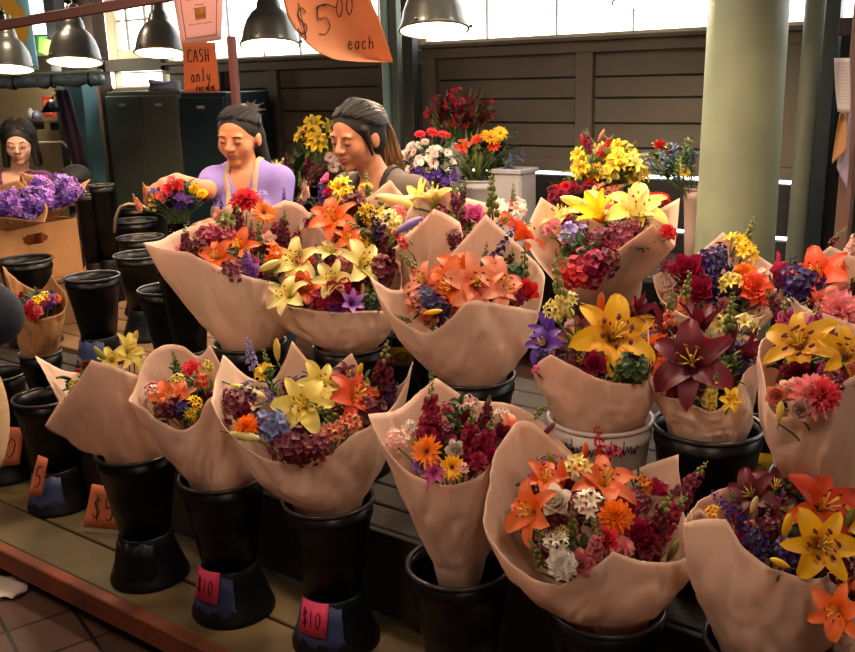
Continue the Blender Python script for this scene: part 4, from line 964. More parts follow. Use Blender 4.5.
handwrite([[(x, y), (x + .035, y + .008), (x + .06, y - .004)] for y, xs in ((.56, (.4, .47, .54)), (.6, (.36,)), (.775, (.24, .31, .4, .47, .57, .64, .71)), (.5, (.25, .33, .42, .5, .6, .68))) for x in xs], lambda a, b: S(a, b), .0011, 'printed_words', mat('grey_brown_print', 'a07870', .7), ns)
mb = MB(); mb.add([S(.4, .6, .002), S(.64, .59, .002), (S(.64, .73, .002)), S(.4, .74, .002)], [(0, 1, 2, 3)]); mb.build('picture', mat('yellow_orange_picture', 'e89820', .6, vscale=60, col2='9c5a30'), ns)
# ---------------------------------------------------------------- benches
def bench(label, u0, u1, v0, v1, z, np_, m, edge=None, legs=True):
    p = uv((u0 + u1) / 2, (v0 + v1) / 2); o = thing('display_bench', label, 'bench', (p.x, p.y, 0), STALL); w = (v1 - v0) / np_; L_ = u1 - u0
    for i in range(np_):
        mb = MB(); mb.box((0, -(v1 - v0) / 2 + w * (i + .5), z - .015), (L_, w - .012, .03)); mb.build('plank', m, o, smooth=False)
    if edge:
        mb = MB(); hh = .075 if z < .2 else .26; mb.box((0, -(v1 - v0) / 2 - .022, z + .0075 - hh / 2), (L_, .04 if z < .2 else .02, hh)); mb.build('edge_board', edge, o, smooth=False)
    if legs:
        for i in range(5):
            for y in (-(v1 - v0) / 2 + .05, (v1 - v0) / 2 - .05):
                mb = MB(); mb.box((-L_ / 2 + .1 + i * (L_ - .2) / 4, y, (z - .03) / 2), (.06, .06, z - .03)); mb.build('leg', M_BENCHD, o, smooth=False)
    return o
M_BENCHD = mat('dark_bench_wood', '241c16', .8, bump=.3)
M_BENCH = mat('worn_olive_plank', '6a5632', .65, var=.3, vscale=3, bump=.4, bscale=12, col2='48422a'); M_EDGE = mat('worn_red_brown_edge', '8c4426', .7, vscale=8, col2='5e321e', bump=.5, bscale=20)
bench('low front display step of worn olive planks with a red-brown edge board', -6.5, 1.9, 1.44, 1.80, .12, 2, M_BENCH, M_EDGE)
bench('raised slatted display bench behind the front step, holding the middle rows of buckets', -4.6, 2.6, 1.83, 2.42, .38, 5, mat('dark_worn_plank', '33291e', .7, var=.3, vscale=4, bump=.4), mat('dark_edge_board', '2c211a', .7))
bench('rear bench on the right behind the middle rows, holding the back bouquets', -1.95, 2.4, 2.46, 3.2, .38, 5, mat('dark_worn_plank', '33291e'))
bench('rear bench on the left holding the empty black buckets', -5.0, -3.35, 2.46, 3.76, .38, 8, mat('light_worn_plank', '80603e', .7, var=.25, vscale=3, bump=.4))
bench('long narrow bench along the board wall holding the loose flower buckets', u_of(onv(238, 150, 4.1)), u_of(onv(790, 150, 4.1)), 3.82, 4.4, .72, 4, mat('dark_worn_plank', '33291e'))
# ---------------------------------------------------------------- buckets of the display
Z1, Z2 = .54, .80
BK = {}
def bk(key, px, py, z, label, r=.12, **k):
    p = atz(px, py, z); BK[key] = (p.x, p.y, z, r); zb = k.pop('zb', .12 if z == Z1 else .38)
    return bucket(label, p.x, p.y, z, zb, r, **k)
G1 = 'black buckets of the front row'; G2 = 'black buckets of the middle rows'; G3 = 'empty black buckets at the left'
bk('A1', 136, 449, Z1, 'black hourglass bucket without a card, at the left end of the front row', group=G1, tape=(.03, .006, M_STAND))
bk('A2', 222, 474, Z1, 'black hourglass bucket whose whole pink $10 card shows, second in the front row', group=G1, tape=(.10, .052), tagtxt=('$10', M_PINK, .075), tagang=-2.15, tagw=.088, tagh=.088)
bk('A3', 328, 497, Z1, 'black hourglass bucket with a pink $10 card cut by the bottom edge', group=G1, tape=(.10, .05), tagtxt=('$10', M_PINK, .07), tagang=-2.1, tagw=.088, tagh=.088)
bk('A4', 459, 562, Z1, 'black bucket with an open rim around the narrow bouquet with a small sunflower', .118, group=G1)
bk('A5', 606, 604, Z1, 'black bucket of the front row under the bouquet of two orange lilies and white snapdragons', .118, group=G1)
bk('A6', 768, 640, Z1, 'black bucket at the bottom right under the bouquet with red-orange and golden lilies', .118, group=G1)
bk('A6b', 712, 655, Z1 - .02, 'black empty bucket rim peeking out left of the bottom right bucket', .1, group=G1) if False else None
bk('L1', 46, 396, Z1, 'dark empty bucket with a blue band behind the first front bouquet at the left', .115, group=G1, tape=(.11, .05))
bk('L2', 92, 455, Z1, 'dark bucket just behind the first front bucket, mostly hidden', .1, group=G1) if False else None
bk('B1', 250, 342, Z2, 'black bucket under the large left bouquet with red and orange gerberas', group=G2, r=.115)
bk('B2', 350, 344, Z2, 'black bucket with a blue and yellow band under the bouquet of three pale yellow lilies', group=G2, r=.115, tape=(.12, .03), band=1)
bk('B3', 472, 374, Z2, 'black bucket under the bouquet with the large peach lilies in the centre', .12, group=G2)
bk('B4', 600, 416, Z2, 'white plastic bucket with handwriting under the bouquet with one golden lily', .125, hourglass=False, material=M_WHITEPL)
bk('B5', 708, 424, Z2, 'black bucket with open rim under the dark maroon lilies', .125, group=G2, hourglass=False)
bk('B6', 832, 480, Z2, 'black bucket at the right edge under the bouquet with two golden lilies', .12, group=G2, tape=(.2, .05))
bk('C1', 612, 300, Z2, 'black bucket under the big tilted bouquet with two tall yellow lilies', group=G2)
bk('C2', 712, 330, Z2, 'black bucket hidden under the bouquet with a violet stock and orange flower', .115, group=G2)
bk('C3', 842, 348, Z2, 'black bucket under the bouquet with the red-orange lily at the right edge', group=G2)
p = at(440, 300, 2.95); BK['C4'] = (p.x, p.y, Z2, .11); bucket('black bucket behind the centre bouquet, hidden under pale yellow lilies', p.x, p.y, Z2, .38, .11, group=G2)
p = at(385, 300, 3.0); BK['C5'] = (p.x - .08, p.y + .02, Z2, .105); bucket('black bucket under the mixed bouquet in front of the ponytailed seller', p.x - .08, p.y + .02, Z2, .38, .105, group=G2)
# yellow card and blue band beside the maroon bouquet, yellow band below the pale lilies
q = atz(768, 452, .6); bucket('black bucket with blue band and yellow card right of the maroon lilies', q.x + .02, q.y + .1, .70, .38, .095, tape=(.09, .13), tagtxt=('o', M_YELLOWCARD, .13), tagang=-1.9, tagw=.07, tagh=.08, group=G2)
q = atz(401, 334, .74); bucket('black bucket with yellow card between the pale lily bouquet and the centre bouquet', q.x, q.y + .05, .74, .38, .1, hourglass=False, tape=(.2, .1), tagtxt=('0', M_YELLOWCARD, .26), tagang=-1.5, tagw=.09, tagh=.07, group=G2)
# writing on the white bucket
x, y, z, r = BK['B4']
def onW(a, b): # a angle, b height
    q = r * .64 + (r - r * .64) * (b - .38) / (z - .38) + .002; return Vector((x + q * math.cos(a), y + q * math.sin(a), b))
st = [[(-2.6 + i * .0165, .755 - .004 * math.sin(i * .35) + .009 * math.sin(i * 1.3)) for i in range(100)], [(-2.3, .782), (-2.29, .74)], [(-1.55, .785), (-1.53, .745)], [(-1.3, .782), (-1.3, .745)]]
wb = handwrite([[(a, b) for a, b in q_] for q_ in st], onW, .0012, 'handwriting', M_INK, None)
for o in bpy.data.objects:
    if o.name.startswith('flower_bucket') and o['label'].startswith('white plastic'): wb.parent = o; wb.location = -o.location
# empty buckets at the left
for px, py, w, lab, D in ((138, 206, 44, 'empty black bucket farthest back in the left column, beside the curved metal handle', 0), (135, 220, 46, 'empty black bucket second from the back in the left column', 0), (140, 237, 50, 'empty black bucket in the middle of the left column', 0),
        (141, 254, 58, 'empty black bucket with its whole side showing, behind the large left wrap tip', 0), (168, 288, 64, 'empty black bucket directly below the tip of the large left wrap', 0), (184, 241, 50, 'empty black bucket below the small hand-made posy', 0),
        (92, 276, 58, 'black hourglass bucket with a blue band standing alone right of the cardboard box', 0), (98, 206, 40, 'black bucket with a small pink spot behind the right side of the cardboard box', 0), (101, 185, 27, 'small distant black bucket next to the light teal post', 0), (86, 193, 27, 'distant black bucket beside the bent-over dark head', 0),
        (25, 259, 56, 'empty black bucket in front of the cardboard box at the left edge', 0)):
    p = atz(px, py, Z2)
    if px in (101, 86): p = at(px, py, 5.35)
    sc_ = w / (F / (p - EYE).dot(CM @ Vector((0, 0, -1)))) / 2 * .93
    bucket(lab, p.x, p.y, p.z, .38, sc_, group=G3, tape=((.10, .05) if px in (92, 168) else None))
p = atz(122, 222, .86); o = thing('curved_handle', 'curved pale metal handle arching over the empty bucket nearest the posy', 'handle', p); mb = MB()  # handle of an unidentified object among the buckets
mb.tube([(-.05, 0, -.06), (-.035, 0, .02), (-.0, 0, .085), (.05, 0, .1), (.12, 0, .09), (.16, 0, .06)], .009, 8); mb.build('bar', M_PM, o)
# price cards leaning on the front step
def card(txt, label, pts, D, m=M_ORANGECARD, r=.002):
    c_, S = sheet('price_card', label, pts, D, m, 'card', .002, None, .001, 4); handwrite(strokes(txt, .15, -.78, .7 / len(txt), .5), lambda a, b: S(a, -b), r, 'writing', M_INK, c_); return c_
p = atz(-6, 374, Z1); bucket('black bucket at the left edge mostly hidden behind the tan bag', p.x, p.y, Z1, .12, .115, group=G1)
D = p.y - .13; card('0', 'orange card with a 0 at the left edge leaning on the front step', [(6, 427), (24, 428), (20, 464), (-2, 467)], D)
D = BK['L1'][1] - .125; card('5', 'orange card with a 5 right of the 0 card, leaning against the dark bucket', [(38, 455), (48, 459), (42, 495), (28, 495)], D)
D = atz(100, 529, .125).y; card('$5', 'orange $5 card standing behind the first front bucket', [(92, 484), (121, 489), (121, 530, -.03), (83, 527)], D)
mb = MB(); rg = random.Random(5); vs = []
for j in range(7):
    for i in range(7): vs.append((.022 * (i - 3) + rg.uniform(-.008, .008), .022 * (j - 3) + rg.uniform(-.008, .008), .004 + rg.uniform(0, .02)))
mb.add(vs, [(j * 7 + i, j * 7 + i + 1, j * 7 + i + 8, j * 7 + i + 7) for j in range(6) for i in range(6)])
pp = thing_mesh('paper_scrap', 'crumpled white paper scrap on the brown floor tiles at the left edge', 'paper', mb, mat('white_scrap', 'd8c8bc', .8), atz(8, 589, .002)); s_ = pp.modifiers.new('s', 'SOLIDIFY'); s_.thickness = .002
mb = MB(); mb.tube([(0, 0, .01), (.02, .01, .03), (.05, 0, .015), (.08, .02, .03), (.1, 0, .01), (.07, -.03, .01), (.03, -.02, .02)], .004, 6)
thing_mesh('wire_twist', 'small twist of shiny wire on the slats left of the open-rimmed bucket', 'wire', mb, mat('shiny_wire', 'a0a8b0', .2, metal=1), atz(383, 567, .385 if False else .13))
# ---------------------------------------------------------------- wrapped bouquets
def bq(key, label, rim, fl, fill, **k):
    x, y, z, r = BK[key]; return bouquet(label, (x, y), z, r * k.pop('rbs', .9), rim, fl, fill, **k)
warmfill = [('clus', 'mg', .05), ('rose', 'mr', .045), ('carn', 'pk', .045), ('clus', 'db', .05), ('leaf', 'gd', .09), ('sbud', 'gr', .08)]
darkfill = [('clus', 'mr', .055), ('clus', 'dp', .05), ('rose', 'mg', .045), ('leaf', 'gd', .1), ('leaf', 'gr', .08)]
W = .13
bq('A1', 'small wrapped bouquet at the left end of the row, pale yellow lilies behind a fold', [(36, 356, 0, 1), (48, 380, -.06), (62, 400, -.1, 1), (46, 425, -.12, 1), (64, 410, -.14, 1) if False else (70, 392, -.13), (91, 360, -.12, 1), (115, 367, -.13), (140, 376, -.1, 1), (165, 372, .04), (150, 358, .12), (115, 366, .15), (70, 372, .12)],
   [('lily', 'yl', 128, 352, 34, 20, .02), ('lily', 'yl', 112, 360, 24, -20), ('lily', 'yl', 143, 362, 24, 20), ('bud', 'gr', 101, 355, 22, -30), ('bud', 'yl', 134, 340, 24, 25), ('carn', 'mg', 80, 372, 14), ('carn', 'mr', 86, 365, 12), ('alst', 'yl', 76, 385, 15), ('clus', 'mr', 125, 365, 14), ('sbud', 'gr', 82, 366, 20, -10)],
   darkfill, nfill=2, seed=11, bulge=.035)
bq('A2', 'wrapped bouquet with a rounded back fold, an orange lily and one magenta carnation', [(128, 401, 0, 1), (142, 408, -.07), (156, 418, -.11), (180, 430, -.13), (198, 421, -.12), (210, 398, -.08), (240, 390, 0, 1), (225, 372, .07), (210, 345, .12, 1), (198, 356, .13), (182, 346, .14), (162, 346, .13), (143, 362, .1), (135, 385, .05)],
   [('carn', 'rc', 192, 369, 22), ('lily', 'or', 170, 398, 34, -10), ('lily', 'pe', 182, 394, 24, 10), ('alst', 'lp', 153, 393, 17), ('carn', 'mg', 152, 388, 11), ('alst', 'yb', 194, 404, 17), ('alst', 'yb', 190, 415, 14), ('sbud', 'gr', 176, 362, 26, -8), ('leaf', 'gr', 195, 385, 26), ('alst', 'yl', 178, 381, 16), ('alst', 'ro', 203, 382, 18), ('clus', 'mr', 166, 410, 22), ('clus', 'dp', 182, 409, 20), ('alst', 'yl', 205, 368, 18), ('rose', 'mr', 178, 404, 16)],
   warmfill, nfill=8, seed=12, bulge=.035)
bq('A3', 'wide wrapped bouquet with dusty blue hydrangea, yellow lilies and one red-orange lily', [(211, 401, -.02, 1), (228, 432, -.08), (252, 452, -.12), (282, 462, -.14), (305, 464, -.14), (330, 455, -.14, 1), (350, 437, -.12), (380, 420, -.09), (403, 390, -.03), (413, 362, .0, 1), (398, 385, .07), (372, 385, .12), (352, 353, .15, 1), (322, 372, .16), (292, 341, .17, 1), (275, 378, .16), (250, 378, .15), (224, 355, .12, 1), (214, 380, .06)],
   [('hyd', 'bb', 277, 428, 40, 0, .01), ('lily', 'yl', 303, 406, 58, -12, .03), ('lily', 'yl', 318, 385, 42, 20, .0), ('lily', 'ro', 354, 397, 52, 10, .03), ('clus', 'mr', 240, 408, 34), ('clus', 'db', 233, 398, 22), ('dahl', 'oo', 247, 427, 26), ('bud', 'yp', 245, 436, 34, 100), ('bud', 'yp', 248, 391, 38, 110), ('spike', 'lv', 250, 352, 36, -3), ('alst', 'yb', 266, 375, 24), ('bud', 'yl', 277, 350, 26, 2), ('sbud', 'gr', 267, 362, 32, -10), ('spike', 'vi', 272, 400, 34, -20),
    ('clus', 'db', 290, 446, 40), ('clus', 'mr', 305, 452, 30), ('snap', 'mr', 383, 378, 80, 8, .03), ('clus', 'mr', 372, 412, 30), ('spike', 'dp', 390, 398, 40, 25), ('lily', 'mr', 346, 376, 26), ('sbud', 'gr', 325, 412, 46, -50, .02), ('alst', 'pe', 333, 432, 26), ('alst', 'pe', 350, 424, 24), ('rose', 'hp', 323, 441, 17), ('bud', 'yb', 359, 372, 22, 20), ('clus', 'db', 320, 447, 26)],
   darkfill, nfill=16, seed=13, bulge=.05)
bq('A4', 'narrow wrapped bouquet of the front row with crimson snapdragons and a small sunflower', [(369, 414, -.02, 1), (380, 440, -.06), (400, 466, -.1), (425, 480, -.12), (450, 486, -.12), (484, 472, -.1), (497, 452, -.06), (517, 425, -.02, 1), (548, 445, .02), (575, 458, .08, 1), (545, 425, .14), (510, 405, .15), (470, 400, .15), (436, 378, .15, 1), (415, 395, .12), (395, 410, .06)],
   [('snap', 'mg', 431, 412, 66, 3, .03), ('sbud', 'db', 432, 388, 42, 2), ('daisy', 'oo', 428, 452, 32, -5, .02), ('daisy', 'yd', 452, 468, 26, 20), ('rose', 'wh', 456, 450, 20), ('snap', 'mg', 470, 440, 70, 6, .03), ('snap', 'mg', 486, 442, 60, 14, .02), ('snap', 'db', 487, 412, 40, 10), ('clus', 'lp', 397, 440, 24), ('alst', 'wh', 410, 428, 17), ('lily', 'pe', 510, 426, 28, 20), ('alst', 'wh', 502, 416, 18), ('alst', 'lp', 468, 406, 24), ('lily', 'hp', 434, 473, 22, 10), ('rose', 'vi', 420, 465, 16), ('rose', 'mg', 492, 458, 22), ('sbud', 'gr', 535, 415, 40, 50), ('bud', 'db', 548, 430, 22, 40), ('alst', 'lp', 462, 470, 16), ('carn', 'mg', 478, 462, 22)],
   warmfill, nfill=10, seed=14, bulge=.0, rbs=.55)
bq('A5', 'large wrapped bouquet with orange lilies, white blooms and a red spray, front row', [(485, 498, 0, 1), (487, 525, -.05), (505, 555, -.1), (530, 578, -.13), (559, 587, -.14, 1), (587, 572, -.15), (614, 553, -.15, 1), (648, 562, -.12), (672, 562, -.08), (690, 556, -.02, 1), (684, 510, .08), (677, 455, .14, 1), (650, 464, .17), (614, 476, .18), (570, 455, .18), (535, 424, .16), (515, 425, .14), (496, 455, .07)],
   [('lily', 'or', 532, 512, 62, -16, .05), ('lily', 'or', 545, 480, 40, 10, .01), ('lily', 'or', 604, 484, 66, 12, .02), ('bud', 'gr', 552, 462, 28, -18), ('bud', 'or', 562, 474, 34, -4, .02), ('bud', 'or', 585, 452, 24, 2), ('alst', 'yp', 579, 468, 30, 0, .02), ('rose', 'wh', 557, 503, 34, 0, .04), ('alst', 'wh', 589, 505, 32, 0, .04), ('dahl', 'oo', 616, 517, 36, 0, .04), ('alst', 'wh', 556, 543, 26, 0, .02), ('alst', 'yp', 562, 533, 17), ('snap', 'pk', 596, 545, 52, 10, .05), ('rose', 'rc', 605, 540, 26, 0, .03), ('carn', 'wh', 562, 565, 34, 0, .02), ('rose', 'pk', 580, 564, 28), ('sbud', 'gr', 536, 552, 40, -25, .02), ('bud', 'rc', 543, 560, 13),
    ('snap', 'mr', 655, 528, 84, 18, .03), ('snap', 'mg', 668, 520, 70, 30, .02), ('snap', 'db', 690, 485, 60, 28, .04), ('carn', 'mr', 648, 545, 34), ('rose', 'mg', 640, 535, 32), ('clus', 'mr', 560, 520, 26), ('sbud', 'gr', 537, 464, 22, 0), ('alst', 'oo', 643, 486, 22), ('rose', 'mg', 655, 492, 26), ('spike', 'rd', 600, 444, 46, -12, .06), ('alst', 'mg', 612, 455, 22, 0, .05), ('sbud', 'gr', 572, 522, 44, 0, .03), ('rose', 'mg', 628, 508, 22), ('bud', 'gr', 673, 551, 28, 20), ('sbud', 'gr', 594, 528, 30, -12, .05), ('clus', 'mr', 548, 552, 24)],
   warmfill, nfill=22, seed=15, bulge=.06)
bq('A6', 'wrapped bouquet at the bottom right, a red-orange lily above a golden lily', [(684, 523, -.02, 1), (705, 519, -.05), (725, 520, -.08, 1), (744, 549, -.12), (772, 568, -.14), (800, 577, -.14), (822, 577, -.12), (838, 567, -.08), (860, 545, -.02), (885, 520, .03, 1), (880, 485, .1), (850, 470, .15), (800, 474, .16), (755, 480, .15), (725, 488, .12), (700, 500, .06)],
   [('lily', 'ro', 822, 508, 78, 14, .05), ('lily', 'yd', 820, 545, 70, 4, .06), ('bud', 'yb', 787, 526, 32, 6, .06), ('bud', 'yb', 780, 563, 27, -60, .06), ('spike', 'dp', 742, 520, 54, -22, .03), ('spike', 'dp', 757, 540, 50, -25, .03), ('spike', 'pu', 722, 503, 40, -40, .02), ('lily', 'mr', 752, 496, 50, -12), ('lily', 'mr', 775, 490, 46, 12), ('bud', 'yp', 754, 505, 22, 10, .04), ('rose', 'lp', 700, 520, 20), ('alst', 'yd', 714, 515, 20), ('sbud', 'pe', 812, 478, 40, 12), ('clus', 'mr', 772, 530, 26), ('rose', 'pk', 750, 527, 14), ('clus', 'mr', 840, 565, 34), ('lily', 'yd', 858, 528, 46, 30, .02), ('bud', 'gr', 848, 520, 30, 15, .05), ('clus', 'dp', 790, 555, 32)],
   darkfill, nfill=18, seed=16, bulge=.045)
p = atz(880, 655, .54); BK['A7'] = (p.x, p.y, Z1, .11)
bucket('black bucket beyond the bottom right corner, under the bouquet with the corner orange lily', p.x, p.y, Z1, .12, .11, group=G1)
bq('A7', 'bouquet cut by the bottom right corner, one orange lily hanging over its paper edge', [(840, 575, 0, 1), (848, 600, -.05), (870, 620, -.08), (910, 610, -.06), (935, 560, 0, 1), (900, 540, .1), (862, 552, .1, 1)],
   [('lily', 'or', 838, 612, 56, -20, .12), ('bud', 'or', 848, 588, 24, 10, .05), ('lily', 'or', 880, 590, 44), ('clus', 'mr', 870, 600, 30)], darkfill, nfill=8, seed=17, bulge=.03)
bq('B1', 'large wrapped bouquet with a long pointed paper tip, red dahlia and orange gerbera', [(142, 243, 0, 1), (162, 249, -.04), (186, 252, -.07, 1), (210, 263, -.12), (228, 270, -.13), (250, 277, -.14), (272, 282, -.1), (300, 290, -.03), (325, 262, .02, 1), (318, 225, .1), (300, 205, .14), (285, 200, .16, 1), (250, 215, .17), (210, 222, .16), (180, 230, .12), (160, 240, .06)],
   [('dahl', 'rc', 246, 202, 32, 0, .04), ('daisy', 'oo', 263, 214, 25, 8, .05), ('snap', 'vi', 247, 262, 36, 0, .03), ('snap', 'db', 186, 243, 38, 3, .03), ('clus', 'mg', 210, 240, 30), ('clus', 'mg', 225, 240, 26), ('lily', 'or', 218, 257, 34, 0, .02), ('lily', 'or', 239, 247, 34), ('snap', 'hp', 255, 265, 30, 20), ('snap', 'db', 283, 232, 44, 10, .03), ('snap', 'db', 240, 222, 36, -4), ('sbud', 'gr', 259, 237, 36, 4), ('spike', 'pu', 221, 203, 15, 0), ('carn', 'pk', 219, 216, 15), ('alst', 'gr', 228, 222, 24), ('bud', 'yp', 268, 266, 28, 65, .04), ('rose', 'lp', 268, 240, 16), ('alst', 'or', 271, 254, 24), ('snap', 'db', 286, 214, 30, 16), ('rose', 'vi', 250, 272, 22), ('clus', 'mr', 200, 250, 24), ('clus', 'db', 236, 272, 26), ('sbud', 'db', 235, 208, 26), ('alst', 'lv', 262, 196, 12), ('snap', 'mg', 296, 240, 32, 14), ('spike', 'pu', 284, 195, 16, 5), ('leaf', 'gr', 300, 262, 26)],
   warmfill, nfill=26, seed=21, bulge=.05)
bq('B2', 'wrapped bouquet with pale yellow lilies over orange and magenta flowers', [(245, 294, 0, 1), (262, 299, -.06), (283, 305, -.1), (310, 310, -.13), (335, 312, -.14), (368, 311, -.13), (394, 311, -.08, 1), (402, 280, 0), (400, 262, .06, 1), (378, 252, .12), (350, 238, .16), (330, 223, .17), (310, 212, .18, 1), (300, 228, .17), (288, 248, .13), (265, 272, .07)],
   [('lily', 'yp', 332, 280, 34, 0, .05), ('lily', 'yp', 362, 265, 46, 18, .04), ('lily', 'yp', 296, 262, 42, -10, .02), ('lily', 'yp', 288, 296, 40, -20, .05), ('bud', 'gr', 270, 270, 28, 60, .04), ('rose', 'or', 300, 288, 30, 0, .0), ('lily', 'or', 307, 290, 32), ('rose', 'mg', 340, 296, 34, 0, .01), ('rose', 'mr', 352, 288, 26), ('trum', 'vi', 352, 303, 28, 0, .03), ('snap', 'mr', 388, 258, 50, 14, .02), ('clus', 'mr', 380, 272, 34), ('rose', 'pk', 308, 262, 22), ('sbud', 'gr', 299, 238, 26), ('sbud', 'mr', 368, 298, 24), ('clus', 'gd', 373, 303, 22), ('rose', 'vi', 336, 308, 20), ('alst', 'pk', 345, 262, 20), ('bud', 'yp', 362, 291, 16, 10), ('lily', 'yp', 332, 252, 30), ('clus', 'mg', 322, 300, 26)],
   warmfill, nfill=18, seed=22, bulge=.055)
bq('B3', 'wrapped bouquet in the centre with large peach lilies and a tall pale back sheet', [(370, 277, 0, 1), (380, 298, -.05), (396, 318, -.09), (418, 331, -.13), (434, 331, -.14), (452, 317, -.15), (470, 301, -.15), (505, 305, -.13), (538, 311, -.08, 1), (545, 280, 0), (535, 262, .08), (521, 248, .13), (500, 228, .17), (486, 214, .18, 1), (465, 238, .18), (440, 266, .15), (420, 283, .1), (394, 290, .05)],
   [('lily', 'pe', 476, 285, 62, -4, .05), ('lily', 'or', 452, 288, 54, -20, .03), ('lily', 'pe', 500, 288, 48, 22, .03), ('lily', 'or', 455, 270, 40, 0), ('bud', 'or', 464, 266, 26, 0, .03), ('lily', 'pe', 497, 272, 36, 10), ('lily', 'pe', 424, 283, 40, -10), ('snap', 'pe', 417, 275, 34, -30), ('clus', 'bb', 427, 298, 28), ('clus', 'dp', 437, 308, 28), ('alst', 'pe', 416, 304, 24), ('rose', 'pe', 428, 320, 22), ('sbud', 'gr', 402, 318, 20, -60), ('bud', 'yb', 433, 312, 20, 80, .04), ('spike', 'dp', 443, 318, 28, 20), ('spike', 'dp', 500, 250, 44, 30, .02), ('spike', 'pu', 508, 238, 28, 30), ('snap', 'mr', 510, 262, 30, 10), ('sbud', 'gr', 524, 265, 46, 0, .02), ('rose', 'rd', 526, 292, 24), ('rose', 'hp', 530, 290, 14), ('carn', 'mg', 519, 297, 20), ('sbud', 'gr', 407, 260, 30, -45), ('lily', 'ro', 520, 235, 46, 5, -.12), ('clus', 'gd', 512, 275, 26)],
   warmfill, nfill=14, seed=23, bulge=.055)
bq('B4', 'wrapped bouquet in the white bucket with one large golden lily and dark maroon lilies', [(534, 372, -.02, 1), (540, 362, -.06), (552, 354, -.1, 1), (573, 366, -.13), (597, 378, -.14), (621, 384, -.14), (647, 380, -.1, 1), (650, 355, -.03), (646, 328, .04, 1), (630, 318, .12), (595, 316, .14), (565, 330, .12), (545, 350, .06)],
   [('lily', 'yd', 613, 337, 80, 0, .1), ('lily', 'mr', 578, 340, 60, -20, .0), ('lily', 'mr', 584, 362, 34), ('rose', 'mg', 595, 365, 26), ('trum', 'mr', 635, 312, 36, 20), ('bud', 'or', 601, 304, 26, 0), ('trum', 'rd', 632, 318, 34, 20), ('sbud', 'yp', 560, 292, 66, -12, .04), ('alst', 'yp', 555, 310, 24, 0, .03), ('alst', 'yp', 569, 302, 22, 0, .03), ('trum', 'pu', 551, 332, 40, -10, .03), ('lily', 'pu', 545, 345, 36, -20, .03), ('clus', 'dp', 545, 358, 20), ('clus', 'gd', 632, 370, 36), ('rose', 'mr', 632, 350, 30), ('alst', 'hp', 536, 370, 10), ('sbud', 'gr', 616, 374, 26), ('lily', 'mr', 636, 336, 36, 20)],
   darkfill, nfill=14, seed=24, bulge=.02, rbs=.98)
bq('B5', 'wrapped bouquet of dark maroon lilies in a crumpled cone in a black bucket', [(650, 385, 0, 1), (664, 397, -.06), (682, 400, -.09), (697, 407, -.11), (713, 412, -.12), (727, 402, -.11), (737, 390, -.08), (750, 366, -.04), (766, 361, .02, 1), (768, 345, .08), (745, 335, .13), (715, 330, .14), (680, 332, .13), (655, 352, .07)],
   [('lily', 'mr', 692, 363, 84, -4, .07), ('trum', 'mr', 668, 330, 52, -25, .04), ('trum', 'mr', 700, 325, 52, 12, .03), ('bud', 'mr', 729, 340, 44, 12, .06), ('trum', 'mr', 745, 352, 46, 60, .05), ('sbud', 'gr', 731, 312, 44, 2, .02), ('alst', 'yp', 722, 328, 30, 0, .02), ('alst', 'yp', 744, 328, 30, 0, .02), ('dahl', 'oo', 658, 348, 32, -10, .02), ('carn', 'or', 664, 370, 30, 0, .02), ('alst', 'pe', 652, 330, 22), ('lily', 'yb', 730, 400, 22, 30, .03), ('snap', 'yl', 712, 390, 40, 8, .02), ('leaf', 'gd', 695, 398, 34), ('sbud', 'pe', 670, 308, 44, 0, .0), ('rose', 'mg', 704, 345, 16), ('leaf', 'gr', 725, 378, 34), ('lily', 'mr', 682, 385, 36), ('trum', 'mg', 690, 340, 30)],
   darkfill, nfill=16, seed=25, bulge=.0, rbs=.85)
bq('B6', 'wrapped bouquet with two golden lilies, pink snapdragon and a coral dahlia', [(757, 351, 0, 1), (763, 380, -.06), (768, 406, -.1), (780, 418, -.13), (800, 412, -.14), (828, 395, -.14), (860, 372, -.1), (905, 350, 0, 1), (890, 330, .1), (855, 325, .15), (818, 312, .16), (790, 318, .14), (770, 335, .07)],
   [('lily', 'yd', 800, 345, 70, -8, .06), ('lily', 'yd', 847, 355, 62, 14, .05), ('snap', 'hp', 786, 328, 70, -8, .03), ('snap', 'hp', 812, 330, 60, 6, .0), ('snap', 'db', 776, 305, 44, -35, .03), ('dahl', 'pk', 812, 396, 46, 0, .04), ('dahl', 'rc', 822, 395, 36, 0, .05), ('rose', 'lp', 790, 390, 22, 0, .04), ('rose', 'pe', 777, 396, 22, 0, .04), ('bud', 'yl', 780, 412, 26, 0, .05), ('snap', 'mg', 784, 372, 34, 0), ('rose', 'mr', 800, 375, 26), ('rose', 'lp', 800, 410, 24, 0, .03), ('trum', 'mr', 828, 340, 30, 0), ('rose', 'pk', 850, 375, 26), ('snap', 'hp', 822, 370, 30), ('clus', 'mr', 830, 385, 26)],
   warmfill, nfill=20, seed=26, bulge=.05)
